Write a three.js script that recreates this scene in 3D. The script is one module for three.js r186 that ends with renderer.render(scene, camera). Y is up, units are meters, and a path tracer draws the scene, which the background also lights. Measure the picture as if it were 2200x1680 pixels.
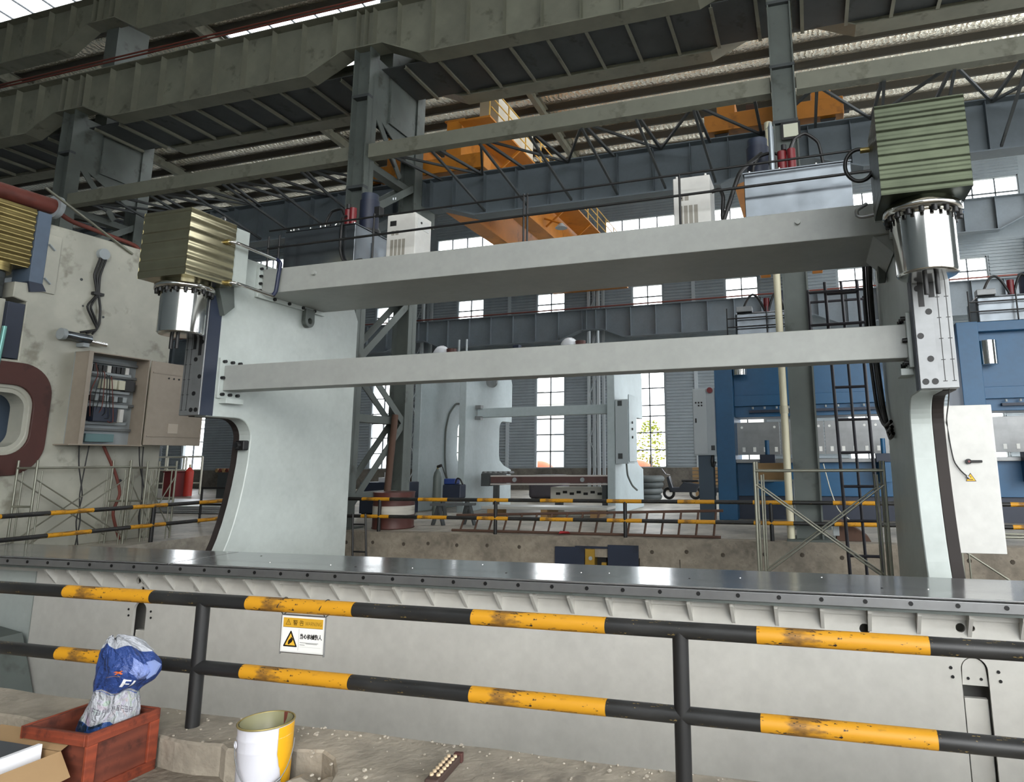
import * as THREE from 'three';
import { RoundedBoxGeometry } from 'three/addons/geometries/RoundedBoxGeometry.js';
import { mergeGeometries } from 'three/addons/utils/BufferGeometryUtils.js';

// ---------------------------------------------------------------- camera, sky, exposure
const scene = new THREE.Scene();
const camera = new THREE.PerspectiveCamera(2 * Math.atan(840 / 1446.6) * 180 / Math.PI, 2200 / 1680, 0.1, 400);
camera.position.set(0, 1.6, 0);
camera.rotation.order = 'YXZ';
camera.rotation.set(10.2663 * Math.PI / 180, 16.7213 * Math.PI / 180, -0.5216 * Math.PI / 180);
camera.setViewOffset(2200, 1680, -201.7, 112.5, 2200, 1680);   // the photograph is cropped off-centre
scene.background = new THREE.Color(0.93, 0.97, 1.0);            // bright overcast sky
scene.backgroundIntensity = 5.0;
const sun = new THREE.DirectionalLight(new THREE.Color(1.0, 0.92, 0.8), 0.85);   // hazy low sun through the gate behind and right of the camera
sun.name = 'hazy_sun'; sun.position.set(25, 16, 40); sun.target.position.set(0, 0, 0);
sun.castShadow = true; sun.shadow.radius = 45; sun.shadow.mapSize.set(2048, 2048);
Object.assign(sun.shadow.camera, { left: -50, right: 50, top: 40, bottom: -40, near: 1, far: 140 });
scene.add(sun, sun.target);
const renderer = new THREE.WebGLRenderer();
renderer.toneMapping = THREE.LinearToneMapping;
renderer.toneMappingExposure = 1.38;
renderer.shadowMap.enabled = true;

// ---------------------------------------------------------------- helpers
let seed = 7;
const rnd = () => { seed = (seed * 1664525 + 1013904223) >>> 0; return seed / 4294967296; };
const rr = (a, b) => a + (b - a) * rnd();
const names = new Map();
function numbered(n) { const k = names.get(n) || 0; names.set(n, k + 1); return k ? `${n}_${String(k).padStart(3, '0')}` : n; }

function uvm(g) {                                   // uv in metres, by the way each face points
  if (g.index) g = g.toNonIndexed();
  const p = g.attributes.position, uv = new Float32Array(p.count * 2);
  const a = new THREE.Vector3(), b = new THREE.Vector3(), c = new THREE.Vector3();
  for (let i = 0; i < p.count; i += 3) {
    a.fromBufferAttribute(p, i); b.fromBufferAttribute(p, i + 1); c.fromBufferAttribute(p, i + 2);
    b.sub(a); c.sub(a); b.cross(c);
    const x = Math.abs(b.x), y = Math.abs(b.y), z = Math.abs(b.z);
    for (let k = i; k < i + 3; k++) {
      const X = p.getX(k), Y = p.getY(k), Z = p.getZ(k);
      if (x >= y && x >= z) { uv[2 * k] = Z; uv[2 * k + 1] = Y; }
      else if (y >= z) { uv[2 * k] = X; uv[2 * k + 1] = Z; }
      else { uv[2 * k] = X; uv[2 * k + 1] = Y; }
    }
  }
  g.setAttribute('uv', new THREE.BufferAttribute(uv, 2));
  return g;
}
const cache = new Map();
const q4 = (v) => Math.round(v * 1e4) / 1e4;
function boxG(w, h, d, bev = 0) {
  const k = `b${q4(w)},${q4(h)},${q4(d)},${bev}`;
  if (!cache.has(k)) cache.set(k, uvm(bev ? new RoundedBoxGeometry(w, h, d, 1, Math.min(bev, w / 2.1, h / 2.1, d / 2.1)) : new THREE.BoxGeometry(w, h, d)));
  return cache.get(k);
}
function cylG(r0, r1, h, seg = 14) {
  const k = `c${q4(r0)},${q4(r1)},${q4(h)},${seg}`;
  if (!cache.has(k)) cache.set(k, new THREE.CylinderGeometry(r1, r0, h, seg));
  return cache.get(k);
}
const ORG = new Map();                              // thing -> its base in the world
function thing(name, label, category, pos, group) {
  const o = new THREE.Group(); o.name = numbered(name); scene.add(o); o.position.set(...pos); ORG.set(o, o.position.clone());
  o.userData = { label, category }; if (group) o.userData.group = group;
  return o;
}
function sub(owner, name, label, pos) {              // a part that is itself made of pieces
  const o = new THREE.Group(), w = ORG.get(owner); o.name = name; owner.add(o); o.position.set(pos[0] - w.x, pos[1] - w.y, pos[2] - w.z); ORG.set(o, new THREE.Vector3(...pos));
  if (label) o.userData = { label };
  return o;
}
function struct(name, pos = [0, 0, 0]) {            // a piece of the setting
  const o = new THREE.Group(); o.name = name; scene.add(o); o.position.set(...pos); ORG.set(o, o.position.clone());
  o.userData = { kind: 'structure' }; return o;
}
function org(o) { while (o && !ORG.has(o)) o = o.parent; return o ? ORG.get(o) : new THREE.Vector3(); }
function put(parent, name, geo, mat, x = 0, y = 0, z = 0, quat = null) {   // a part or, under a part, a sub-part; x, y, z in the world
  const m = new THREE.Mesh(geo, mat), o = org(parent); m.name = name;
  m.castShadow = m.receiveShadow = true;
  m.position.set(x - o.x, y - o.y, z - o.z);
  if (quat) m.quaternion.copy(quat);
  if (!ORG.has(parent)) { const qi = parent.quaternion.clone().invert(); m.position.sub(parent.position).applyQuaternion(qi); m.quaternion.premultiply(qi); }
  parent.add(m); return m;
}
function box(parent, name, mat, x0, x1, y0, y1, z0, z1, bev = 0) {
  return put(parent, name, boxG(Math.abs(x1 - x0), Math.abs(y1 - y0), Math.abs(z1 - z0), bev), mat, (x0 + x1) / 2, (y0 + y1) / 2, (z0 + z1) / 2);
}
const UPV = new THREE.Vector3(0, 1, 0);
function rod(parent, name, mat, a, b, r, seg = 10, r2 = r) {
  const A = new THREE.Vector3(...a), B = new THREE.Vector3(...b), d = B.clone().sub(A), L = d.length();
  return put(parent, name, cylG(r, r2, L, seg), mat, (A.x + B.x) / 2, (A.y + B.y) / 2, (A.z + B.z) / 2, new THREE.Quaternion().setFromUnitVectors(UPV, d.normalize()));
}
function bar(parent, name, mat, a, b, w, t) {       // a flat or square bar from a to b; w along the level direction, t across
  const A = new THREE.Vector3(...a), B = new THREE.Vector3(...b), d = B.clone().sub(A), L = d.length(); d.normalize();
  let xAxis = new THREE.Vector3(-d.z, 0, d.x); if (xAxis.lengthSq() < 1e-6) xAxis.set(1, 0, 0); xAxis.normalize();
  const zAxis = new THREE.Vector3().crossVectors(xAxis, d);
  return put(parent, name, boxG(w, L, t), mat, (A.x + B.x) / 2, (A.y + B.y) / 2, (A.z + B.z) / 2, new THREE.Quaternion().setFromRotationMatrix(new THREE.Matrix4().makeBasis(xAxis, d, zAxis)));
}
function mesh(parent, name, geo, mat) { return put(parent, name, worldGeo(parent, geo), mat, org(parent).x, org(parent).y, org(parent).z); }
function worldGeo(parent, geo) { const o = org(parent); return geo.clone().translate(-o.x, -o.y, -o.z); }
function tubeG(pts, r, seg = 24, rad = 8) { return new THREE.TubeGeometry(new THREE.CatmullRomCurve3(pts.map((p) => new THREE.Vector3(...p)), false, 'catmullrom', 0.3), seg, r, rad); }
function tube(parent, name, mat, pts, r, seg = 24, rad = 8) { return mesh(parent, name, tubeG(pts, r, seg, rad), mat); }
function bG(x0, x1, y0, y1, z0, z1, bev = 0) { return boxG(Math.abs(x1 - x0), Math.abs(y1 - y0), Math.abs(z1 - z0), bev).clone().translate((x0 + x1) / 2, (y0 + y1) / 2, (z0 + z1) / 2); }
function rodG(a, b, r, seg = 8) {
  const A = new THREE.Vector3(...a), B = new THREE.Vector3(...b), d = B.clone().sub(A), L = d.length();
  const g = new THREE.CylinderGeometry(r, r, L, seg).applyQuaternion(new THREE.Quaternion().setFromUnitVectors(UPV, d.normalize())); g.translate((A.x + B.x) / 2, (A.y + B.y) / 2, (A.z + B.z) / 2);
  return uvm(g);
}
function merge(list) { return mergeGeometries(list.map((g) => { const h = g.index ? g.toNonIndexed() : g.clone(); for (const k of Object.keys(h.attributes)) if (!['position', 'normal', 'uv'].includes(k)) h.deleteAttribute(k); return h; })); }
// profile given as [z, y] points, drawn out along x from x0 to x1
function prismX(pts, x0, x1, bev = 0, holes = []) {
  const s = new THREE.Shape(pts.map(([z, y]) => new THREE.Vector2(-z, y)));
  for (const h of holes) s.holes.push(new THREE.Path(h.map(([z, y]) => new THREE.Vector2(-z, y))));
  const b = Math.min(bev, 0.3 * Math.abs(x1 - x0));
  const g = new THREE.ExtrudeGeometry(s, { depth: Math.abs(x1 - x0) - 2 * b, bevelEnabled: b > 0, bevelSize: b, bevelOffset: -b, bevelThickness: b, bevelSegments: 1 });
  g.translate(0, 0, b); g.rotateY(Math.PI / 2); g.translate(Math.min(x0, x1), 0, 0);   // shape x -> -z, depth -> +x
  return uvm(g);
}
function prismZ(pts, z0, z1, bev = 0, holes = []) {   // profile [x, y], drawn out along z
  const s = new THREE.Shape(pts.map(([x, y]) => new THREE.Vector2(x, y)));
  for (const h of holes) s.holes.push(new THREE.Path(h.map(([x, y]) => new THREE.Vector2(x, y))));
  const lo = Math.min(z0, z1), hi = Math.max(z0, z1);
  const g = new THREE.ExtrudeGeometry(s, { depth: hi - lo - 2 * bev, bevelEnabled: bev > 0, bevelSize: bev, bevelOffset: -bev, bevelThickness: bev, bevelSegments: 1 });
  g.translate(0, 0, lo + bev);
  return uvm(g);
}
function arc(cx, cy, r, a0, a1, n = 10) { const o = []; for (let i = 0; i <= n; i++) { const a = a0 + (a1 - a0) * i / n; o.push([cx + r * Math.cos(a), cy + r * Math.sin(a)]); } return o; }
function dup(o, pos, label, turn, group) {
  const c = o.clone(); c.name = numbered(o.name.replace(/_\d{3}$/, '')); scene.add(c); c.position.set(...pos); if (turn !== undefined) c.rotation.y = turn;
  c.userData = { ...o.userData, label }; if (group) c.userData.group = group; ORG.set(c, c.position.clone()); return c;
}

// ---------------------------------------------------------------- textures and materials
function noiseField(N, per, oct, sd) {              // tiling value noise, 0..1
  const out = new Float32Array(N * N); let amp = 1, tot = 0;
  let s = sd; const R = () => { s = (s * 1664525 + 1013904223) >>> 0; return s / 4294967296; };
  let P = per;
  for (let o = 0; o < oct; o++) {
    const L = new Float32Array(P * P); for (let i = 0; i < P * P; i++) L[i] = R();
    for (let y = 0; y < N; y++) {
      const fy = y / N * P, y0 = Math.floor(fy), ty = fy - y0, wy = ty * ty * (3 - 2 * ty), ya = (y0 % P) * P, yb = ((y0 + 1) % P) * P;
      for (let x = 0; x < N; x++) {
        const fx = x / N * P, x0 = Math.floor(fx), tx = fx - x0, wx = tx * tx * (3 - 2 * tx), xa = x0 % P, xb = (x0 + 1) % P;
        out[y * N + x] += amp * ((L[ya + xa] * (1 - wx) + L[ya + xb] * wx) * (1 - wy) + (L[yb + xa] * (1 - wx) + L[yb + xb] * wx) * wy);
      }
    }
    tot += amp; amp *= 0.55; P *= 2; if (P > N) break;
  }
  for (let i = 0; i < out.length; i++) out[i] /= tot;
  return out;
}
const N = 512, nA = noiseField(N, 4, 7, 11), nB = noiseField(N, 8, 6, 23), nC = noiseField(N, 32, 4, 37);
function dataTex(f, srgb, rep = 1, W = N) {
  const d = new Uint8Array(W * W * 4);
  for (let y = 0; y < W; y++) for (let x = 0; x < W; x++) { const c = f(x, y, y * W + x), i = (y * W + x) * 4; d[i] = c[0] * 255; d[i + 1] = c[1] * 255; d[i + 2] = c[2] * 255; d[i + 3] = 255; }
  const t = new THREE.DataTexture(d, W, W); t.wrapS = t.wrapT = THREE.RepeatWrapping; t.magFilter = THREE.LinearFilter; t.minFilter = THREE.LinearFilter;
  if (srgb) t.colorSpace = THREE.SRGBColorSpace; t.repeat.set(rep, rep); t.needsUpdate = true; return t;
}
const cl = (v) => Math.max(0, Math.min(1, v));
const g3 = (v) => [cl(v), cl(v), cl(v)];
const texPaint = dataTex((x, y, i) => g3(0.93 + 0.12 * (nA[i] - 0.5) + 0.05 * (nC[i] - 0.5)), true, 0.4);
const texDirty = dataTex((x, y, i) => { const s = cl((nB[i] - 0.60) * 5), v = 0.92 + 0.25 * (nA[i] - 0.5) - 0.22 * s; return [cl(v), cl(v - 0.01 * s), cl(v - 0.03 * s)]; }, true, 0.35);
const texConc = dataTex((x, y, i) => { const s = cl((nB[i] - 0.56) * 4), k = nC[i] > 0.74 ? -0.08 : 0, v = 0.84 + 0.5 * (nA[i] - 0.5) + 0.22 * (nC[i] - 0.5) - 0.16 * s + k; return [cl(v), cl(v * 0.985), cl(v * 0.96)]; }, true, 0.3);
const texBump = dataTex((x, y, i) => g3(0.5 * nB[i] + 0.5 * nC[i]), false, 0.9);
const texFoil = dataTex((x, y, i) => { const f = Math.abs(((x / N * 9 + 1.6 * nB[i]) % 1) - 0.5) * 2; return g3(0.6 * nB[i] + 0.4 * f * nC[i]); }, false, 0.45);
const texStreak = dataTex((x, y, i) => g3(0.35 + 0.45 * nA[((y >> 0) % N) * N + ((x >> 4) % N)] + 0.25 * nC[i]), false, 1.2);
const nS = noiseField(256, 3, 3, 77);
const texSoft = dataTex((x, y, i) => g3(nS[i]), false, 0.5, 256);
const texWood = dataTex((x, y, i) => { const gr = 0.5 + 0.5 * Math.sin((y / N) * 60 + 7 * nA[y * N + (x >> 3)]), w = cl((nB[i] - 0.5) * 5), v = 0.82 + 0.12 * (gr - 0.5) + 0.3 * (nA[i] - 0.5) - 0.22 * w; return [cl(v), cl(v * 0.97), cl(v * 0.93)]; }, true, 1.6);
const texSteel = dataTex((x, y, i) => g3(0.86 + 0.16 * (nA[y * N + (x >> 3)] - 0.5) + 0.1 * (nB[i] - 0.5)), true, 0.7);
// chipped and grimy stripes of the pipe fences: u runs along the pipe, v round it
const texYellow = dataTex((x, y, i) => {
  const chip = nC[i] > 0.685 && nB[i] > 0.5 ? 1 : 0, g = cl((nA[i] * 0.6 + nB[i] * 0.4 - 0.47) * 7);
  const v = chip ? 0.2 : 1 - 0.42 * g; return [cl(0.78 * v), cl(0.555 * v), cl((chip ? 0.5 : 0.10 + 0.14 * g) * v)];
}, true, 1);
const texBlack = dataTex((x, y, i) => { const chip = nC[i] > 0.72 && nB[i] > 0.54; const v = 0.15 + 0.12 * (nA[i] - 0.5); return chip ? [0.55, 0.47, 0.28] : [v, v, v]; }, true, 1);

const col = (h) => new THREE.Color(h);
function M(hex, o = {}) { return new THREE.MeshStandardMaterial({ color: col(hex), roughness: 0.6, metalness: 0, ...o }); }
const paint = (hex, o = {}) => M(hex, { map: texPaint, roughness: 0.45, ...o });
const dirty = (hex, o = {}) => M(hex, { map: texDirty, roughness: 0.6, ...o });
const mat = {
  frameWhite: paint('#c3cbc7', { roughness: 0.38 }),
  beamGrey: paint('#a9aca8', { roughness: 0.5 }),
  panelGrey: paint('#d6d4cd', { roughness: 0.3 }),
  cabinetWhite: paint('#dcdbd6', { roughness: 0.4 }),
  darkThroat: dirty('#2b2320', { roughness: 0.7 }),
  guide: M('#9b9d9e', { map: texSteel, metalness: 0.55, roughness: 0.42 }),
  tableSteel: M('#bcbdbe', { map: texSteel, metalness: 0.65, roughness: 0.25, roughnessMap: texStreak }),
  stripSteel: M('#b9babb', { map: texSteel, metalness: 0.75, roughness: 0.35 }),
  chrome: M('#d9d8d4', { metalness: 1, roughness: 0.13 }),
  brass: M('#cfc7a6', { map: texSteel, metalness: 0.95, roughness: 0.2 }),
  brassGreen: M('#4a5040', { map: texSteel, metalness: 0.85, roughness: 0.36, bumpMap: texSoft, bumpScale: 0.02 }),
  brassOld: M('#a3925f', { map: texDirty, metalness: 0.85, roughness: 0.33 }),
  stainless: M('#868c91', { map: texSteel, metalness: 0.9, roughness: 0.27, bumpMap: texSoft, bumpScale: 0.03 }),
  black: M('#161617', { roughness: 0.5 }),
  rubber: M('#131314', { roughness: 0.45 }),
  bolt: M('#111112', { roughness: 0.5 }),
  red: M('#6c161c', { roughness: 0.35 }),
  bluePaint: paint('#1d5b86', { roughness: 0.4 }),
  blueCabinet: M('#2a3346', { map: texDirty, roughness: 0.5 }),
  crane: dirty('#cf8427', { roughness: 0.5 }),
  craneRail: M('#cfa44a', { roughness: 0.5 }),
  steelGreen: dirty('#636a66', { roughness: 0.6 }),
  steelOlive: dirty('#868779', { roughness: 0.6 }),
  steelBlue: paint('#757f87', { roughness: 0.6 }),
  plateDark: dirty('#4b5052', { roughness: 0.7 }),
  clad: M('#98a2a8', { map: texPaint, roughness: 0.55 }),
  cladTrim: M('#a5aeb3', { roughness: 0.55 }),
  wainscot: M('#76736e', { map: texConc, roughness: 0.9, bumpMap: texBump, bumpScale: 0.01 }),
  foil: M('#f4efe0', { metalness: 0.8, roughness: 0.22, bumpMap: texFoil, bumpScale: 0.14 }),
  purlin: M('#45433d', { roughness: 0.7 }),
  concrete: M('#bfb7aa', { map: texConc, roughness: 0.92, bumpMap: texBump, bumpScale: 0.012 }),
  concretePit: M('#b3ab9f', { map: texConc, roughness: 0.95, bumpMap: texBump, bumpScale: 0.008 }),
  floorFar: M('#cbc7bf', { map: texConc, roughness: 0.45, bumpMap: texBump, bumpScale: 0.002 }),
  ground: M('#a89f92', { map: texConc, roughness: 0.95, bumpMap: texBump, bumpScale: 0.02 }),
  glass: new THREE.MeshPhysicalMaterial({ color: 0xffffff, transmission: 1, thickness: 0, roughness: 0.02, ior: 1.45 }),
  muntin: M('#4c5358', { roughness: 0.5 }),
  winFrame: M('#9aa1a4', { roughness: 0.5 }),
  yellowStripe: M('#ffffff', { map: texYellow, roughness: 0.5 }),
  blackStripe: M('#ffffff', { map: texBlack, roughness: 0.42 }),
  post: M('#1e1e1f', { map: texDirty, roughness: 0.45 }),
  scaffold: M('#9a9a8c', { metalness: 0.6, roughness: 0.4, map: texDirty }),
  tan: paint('#a89c8e', { roughness: 0.5 }),
  maroon: M('#54302a', { map: texDirty, roughness: 0.6 }),
  rust: M('#5c4438', { map: texDirty, roughness: 0.8 }),
  redPipe: M('#743a30', { map: texDirty, roughness: 0.6 }),
  wallCream: dirty('#bdbcae', { roughness: 0.45 }),
  slateBlue: paint('#5f6f83', { roughness: 0.5 }),
  wood: M('#a14a2e', { map: texWood, roughness: 0.7, bumpMap: texWood, bumpScale: 0.002 }),
  woodPanel: M('#7d3f2d', { map: texWood, roughness: 0.75, bumpMap: texWood, bumpScale: 0.002 }),
  timber: M('#a8875c', { map: texDirty, roughness: 0.8 }),
  cardboard: M('#a98a63', { map: texPaint, roughness: 0.85 }),
  whiteCard: M('#dfe0e4', { roughness: 0.6 }),
  pail: M('#d9d9e2', { map: texPaint, roughness: 0.35 }),
  pailPaint: M('#d9a017', { roughness: 0.4 }),
  pailInside: M('#8c8a6b', { map: texDirty, roughness: 0.5 }),
  steelWire: M('#8b8c8d', { metalness: 0.8, roughness: 0.35 }),
};

// ================================================================ THE HALL
const CX = [-33.73, -22.53, -11.33, -0.13, 11.07];   // column lines, 11.2 m apart
const ZF = -14.6, ZB = -17.0, ZW = -36.5;            // front legs, back legs, far wall
const XL = -50, XR = 15, ZN = 10, PIT0 = -13.3, PIT1 = 6.0;
const FAR = -14.1, NEAR = -3.8, LOW = -0.17;

// ---- floors and the pit
{
  const f = struct('floor');
  mesh(f, 'far_slab', uvm(bG(XL, XR, -0.4, 0, ZW - 0.5, FAR - 0.35)), mat.floorFar);
  mesh(f, 'pit_edge_beam', uvm(bG(PIT0, PIT1, -0.4, 0, FAR - 0.35, FAR)), mat.concretePit);
  mesh(f, 'side_slab', uvm(bG(XL, PIT0, -0.4, 0, FAR, -3.0)), mat.floorFar);
  mesh(f, 'side_slab', uvm(bG(PIT1, XR, -0.4, 0, FAR, -3.0)), mat.floorFar);
  mesh(f, 'corner_slab', uvm(bG(XL, PIT0, -0.4, 0, FAR - 0.35, FAR)), mat.floorFar);
  mesh(f, 'corner_slab', uvm(bG(PIT1, XR, -0.4, 0, FAR - 0.35, FAR)), mat.floorFar);
  mesh(f, 'lower_ground', uvm(bG(XL, XR, -0.6, LOW, -3.44, ZN)), mat.ground);
  // the ledge with its broken edge: outline in x, z
  const e = [];
  for (let x = PIT0; x < -3.35; x += 0.16) e.push([x, -3.43 + rr(-0.02, 0.02)]);
  e.push([-3.3, -3.40], [-3.16, -3.44], [-3.05, -3.53], [-2.9, -3.50], [-2.75, -3.53], [-2.62, -3.46], [-2.5, -3.33], [-2.42, -3.16], [-2.36, -2.98], [-2.30, -2.84], [-2.12, -2.70], [-1.9, -2.52], [-1.6, -2.3], [-1.2, -2.1]);
  for (let x = -1.0; x < PIT1; x += 0.4) e.push([x, -2.0 + rr(-0.03, 0.03)]);
  e.push([PIT1, -2.0], [PIT1, NEAR]);
  for (let x = PIT1 - 0.3; x > PIT0; x -= 0.3) e.push([x, NEAR + rr(-0.012, 0.02)]);
  e.push([PIT0, NEAR]);
  const s = new THREE.Shape(e.map(([x, z]) => new THREE.Vector2(x, -z)));
  const g = new THREE.ExtrudeGeometry(s, { depth: 0.5, bevelEnabled: true, bevelSize: 0.012, bevelThickness: 0.012, bevelSegments: 1 });
  g.rotateX(-Math.PI / 2); g.translate(0, -0.512, 0);
  mesh(f, 'ledge', uvm(g), mat.concrete);
  mesh(f, 'ledge_foundation', uvm(bG(PIT0, PIT1, -2.6, -0.5, NEAR, -3.44)), mat.concretePit);
  mesh(f, 'pit_bottom', uvm(bG(PIT0, PIT1, -2.9, -2.6, FAR, NEAR)), mat.concretePit);
}
{   // the pit's far wall, with tie-hole scars and the niche that holds the blue cabinet
  const w = struct('wall_pit');
  const n0 = -5.42, n1 = -3.55;
  mesh(w, 'wall_panel', uvm(bG(PIT0, n0, -2.6, -0.4, FAR - 0.35, FAR)), mat.concretePit);
  mesh(w, 'wall_panel', uvm(bG(n1, -2.72, -2.6, -0.4, FAR - 0.35, FAR - 0.012)), mat.concretePit);
  mesh(w, 'wall_panel', uvm(bG(-2.70, PIT1, -2.6, -0.4, FAR - 0.35, FAR)), mat.concretePit);
  mesh(w, 'niche_back', uvm(bG(n0, n1, -2.6, -0.4, FAR - 0.9, FAR - 0.35)), mat.concretePit);
  mesh(w, 'wall_side', uvm(bG(PIT0 - 0.3, PIT0, -2.6, -0.4, FAR, NEAR)), mat.concretePit);
  mesh(w, 'wall_side', uvm(bG(PIT1, PIT1 + 0.3, -2.6, -0.4, FAR, NEAR)), mat.concretePit);
  const scar = new THREE.CylinderGeometry(0.035, 0.05, 0.02, 7).rotateX(Math.PI / 2);
  const scarM = M('#5f5850', { map: texConc, roughness: 1 });
  for (let x = PIT0 + 0.4; x < PIT1; x += 0.74) for (const y of [-0.25]) { if (x > n0 - 0.1 && x < n1 + 0.1) continue; put(w, 'tie_scar', scar, scarM, x + rr(-0.08, 0.08), y + rr(-0.03, 0.03), FAR + 0.002); }
}
// ---- far wall: wainscot, ribbed cladding, windows
function ribbed(x0, x1, y0, y1, z, pitch = 0.17) {    // horizontal trapezoid ribs
  const P = [], n = Math.max(1, Math.round((y1 - y0) / pitch)), h = (y1 - y0) / n;
  const ys = []; for (let i = 0; i < n; i++) { const b = y0 + i * h; ys.push([b, 0], [b + 0.35 * h, 0], [b + 0.5 * h, 0.045], [b + 0.85 * h, 0.045]); } ys.push([y1, 0]);
  for (let i = 0; i + 1 < ys.length; i++) { const [a, p] = ys[i], [b, q] = ys[i + 1]; P.push(x0, a, z + p, x1, a, z + p, x1, b, z + q, x0, a, z + p, x1, b, z + q, x0, b, z + q); }
  const g = new THREE.BufferGeometry(); g.setAttribute('position', new THREE.BufferAttribute(new Float32Array(P), 3)); g.computeVertexNormals(); return uvm(g);
}
const WIN = [];   // [xCentre]
for (const c of CX) for (const d of [-2.65, 2.65]) WIN.push(c + 5.5 + d);
WIN.unshift(-46.0, -40.6);
const winX = WIN.filter((x) => x > XL + 2 && x < XR - 1.2);
{
  const w = struct('wall_back'), hw = 0.9;
  const solid = (x0, x1, y0, y1, m = mat.clad) => mesh(w, 'wall_core', uvm(bG(x0, x1, y0, y1, ZW - 0.3, ZW)), m);
  solid(XL, XR, -0.4, 1.2, mat.wainscot);
  solid(XL, XR, 6.5, 10.1); solid(XL, XR, 11.5, 13.95); solid(XL, XR, 15.6, 18.4);
  const cuts = [XL, ...winX.flatMap((x) => [x - hw, x + hw]), XR];
  for (let i = 0; i < cuts.length; i += 2) {
    const a = cuts[i], b = cuts[i + 1]; if (b - a < 0.05) continue;
    for (const [y0, y1] of [[1.2, 6.5], [10.1, 11.5]]) { solid(a, b, y0, y1); mesh(w, 'cladding_sheet', ribbed(a + 0.08, b - 0.08, y0, y1, ZW + 0.01), mat.clad); mesh(w, 'cladding_trim', uvm(bG((a + b) / 2 - 0.1, (a + b) / 2 + 0.1, y0, y1, ZW, ZW + 0.09)), mat.cladTrim); }
  }
  for (const [y0, y1] of [[6.5, 8.3], [9.9, 10.1], [11.5, 12.3], [13.95, 13.96], [15.6, 17.9]]) if (y1 - y0 > 0.1) for (let i = 0; i + 1 < CX.length + 1; i++) { const a = i ? CX[i - 1] : XL, b = i < CX.length ? CX[i] : XR; mesh(w, 'cladding_sheet', ribbed(a + 0.3, b - 0.3, y0, y1, ZW + 0.01), mat.clad); }
  for (const c of CX) solid(c - 0.35, c + 0.35, 13.95, 15.6);
}
let winNo = 0;
function windowAt(x0, x1, y0, y1, cols, rows, z = ZW) {
  const w = struct(`window_${++winNo}`);
  const ft = 0.06, d0 = z - 0.2, d1 = z - 0.08;
  mesh(w, 'window_frame', merge([uvm(bG(x0, x1, y0, y0 + ft, d0, d1 + 0.04)), uvm(bG(x0, x1, y1 - ft, y1, d0, d1 + 0.04)), uvm(bG(x0, x0 + ft, y0, y1, d0, d1 + 0.04)), uvm(bG(x1 - ft, x1, y0, y1, d0, d1 + 0.04))]), mat.winFrame);
  const ys = Array.isArray(rows) ? rows : Array.from({ length: rows + 1 }, (_, i) => y0 + (y1 - y0) * i / rows);
  const cw = (x1 - x0) / cols, bars = [];
  for (let i = 1; i < cols; i++) bars.push(uvm(bG(x0 + i * cw - 0.03, x0 + i * cw + 0.03, y0, y1, d0 + 0.02, d1)));
  for (let j = 1; j + 1 < ys.length; j++) bars.push(uvm(bG(x0, x1, ys[j] - 0.03, ys[j] + 0.03, d0 + 0.02, d1)));
  if (bars.length) mesh(w, 'muntin', merge(bars), mat.muntin);
  for (let i = 0; i < cols; i++) for (let j = 0; j + 1 < ys.length; j++) box(w, 'pane', mat.glass, x0 + i * cw + 0.02, x0 + (i + 1) * cw - 0.02, ys[j] + 0.02, ys[j + 1] - 0.02, d0 + 0.05, d0 + 0.058);
  return w;
}
for (const x of winX) {
  windowAt(x - 0.9, x + 0.9, 1.2, 6.5, 2, [1.2, 2.15, 3.1, 4.0, 4.6, 5.55, 6.5]);
  windowAt(x - 0.9, x + 0.9, 10.1, 11.5, 2, 2);
}
for (let i = 0; i <= CX.length; i++) { const a = (i ? CX[i - 1] + 0.35 : XL), b = (i < CX.length ? CX[i] - 0.35 : XR); windowAt(a, b, 13.95, 15.6, Math.round((b - a) / 1.05), 2); }

// ---- side walls, the wall behind the camera with its open gate, roofs
{
  const w = struct('wall_left');
  mesh(w, 'wall_core', uvm(bG(XL - 0.3, XL, -0.4, 24, ZW, ZN)), mat.clad);
  const v = struct('wall_right');      // two big gates stand open at the right end
  mesh(v, 'wall_core', uvm(bG(XR, XR + 0.3, -0.4, 24, ZW, -35.5)), mat.clad);
  mesh(v, 'wall_core', uvm(bG(XR, XR + 0.3, 16.5, 24, -35.5, -17.5)), mat.clad);
  mesh(v, 'wall_core', uvm(bG(XR, XR + 0.3, -0.4, 24, -17.5, -8)), mat.clad);
  mesh(v, 'wall_core', uvm(bG(XR, XR + 0.3, 11, 24, -8, 8)), mat.clad);
  mesh(v, 'wall_core', uvm(bG(XR, XR + 0.3, -0.4, 24, 8, ZN)), mat.clad);
  const n = struct('wall_front');      // behind the camera: one gate towards the right, windows above it
  mesh(n, 'wall_core', uvm(bG(XL, 0.5, -0.4, 12, ZN, ZN + 0.3)), mat.clad);
  mesh(n, 'wall_core', uvm(bG(0.5, XR, 11, 12, ZN, ZN + 0.3)), mat.clad);
  mesh(n, 'wall_core', uvm(bG(XL, -11.3, 12, 14.5, ZN, ZN + 0.3)), mat.clad);
  mesh(n, 'wall_core', uvm(bG(XL, XR, 14.5, 24, ZN, ZN + 0.3)), mat.clad);
  for (const x of CX) mesh(n, 'gate_post', uvm(bG(x - 0.3, x + 0.3, -0.4, 24, ZN, ZN + 0.3)), mat.clad);
}
const roofY = (z) => 19.35 + 0.086 * (z + 16);
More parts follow.
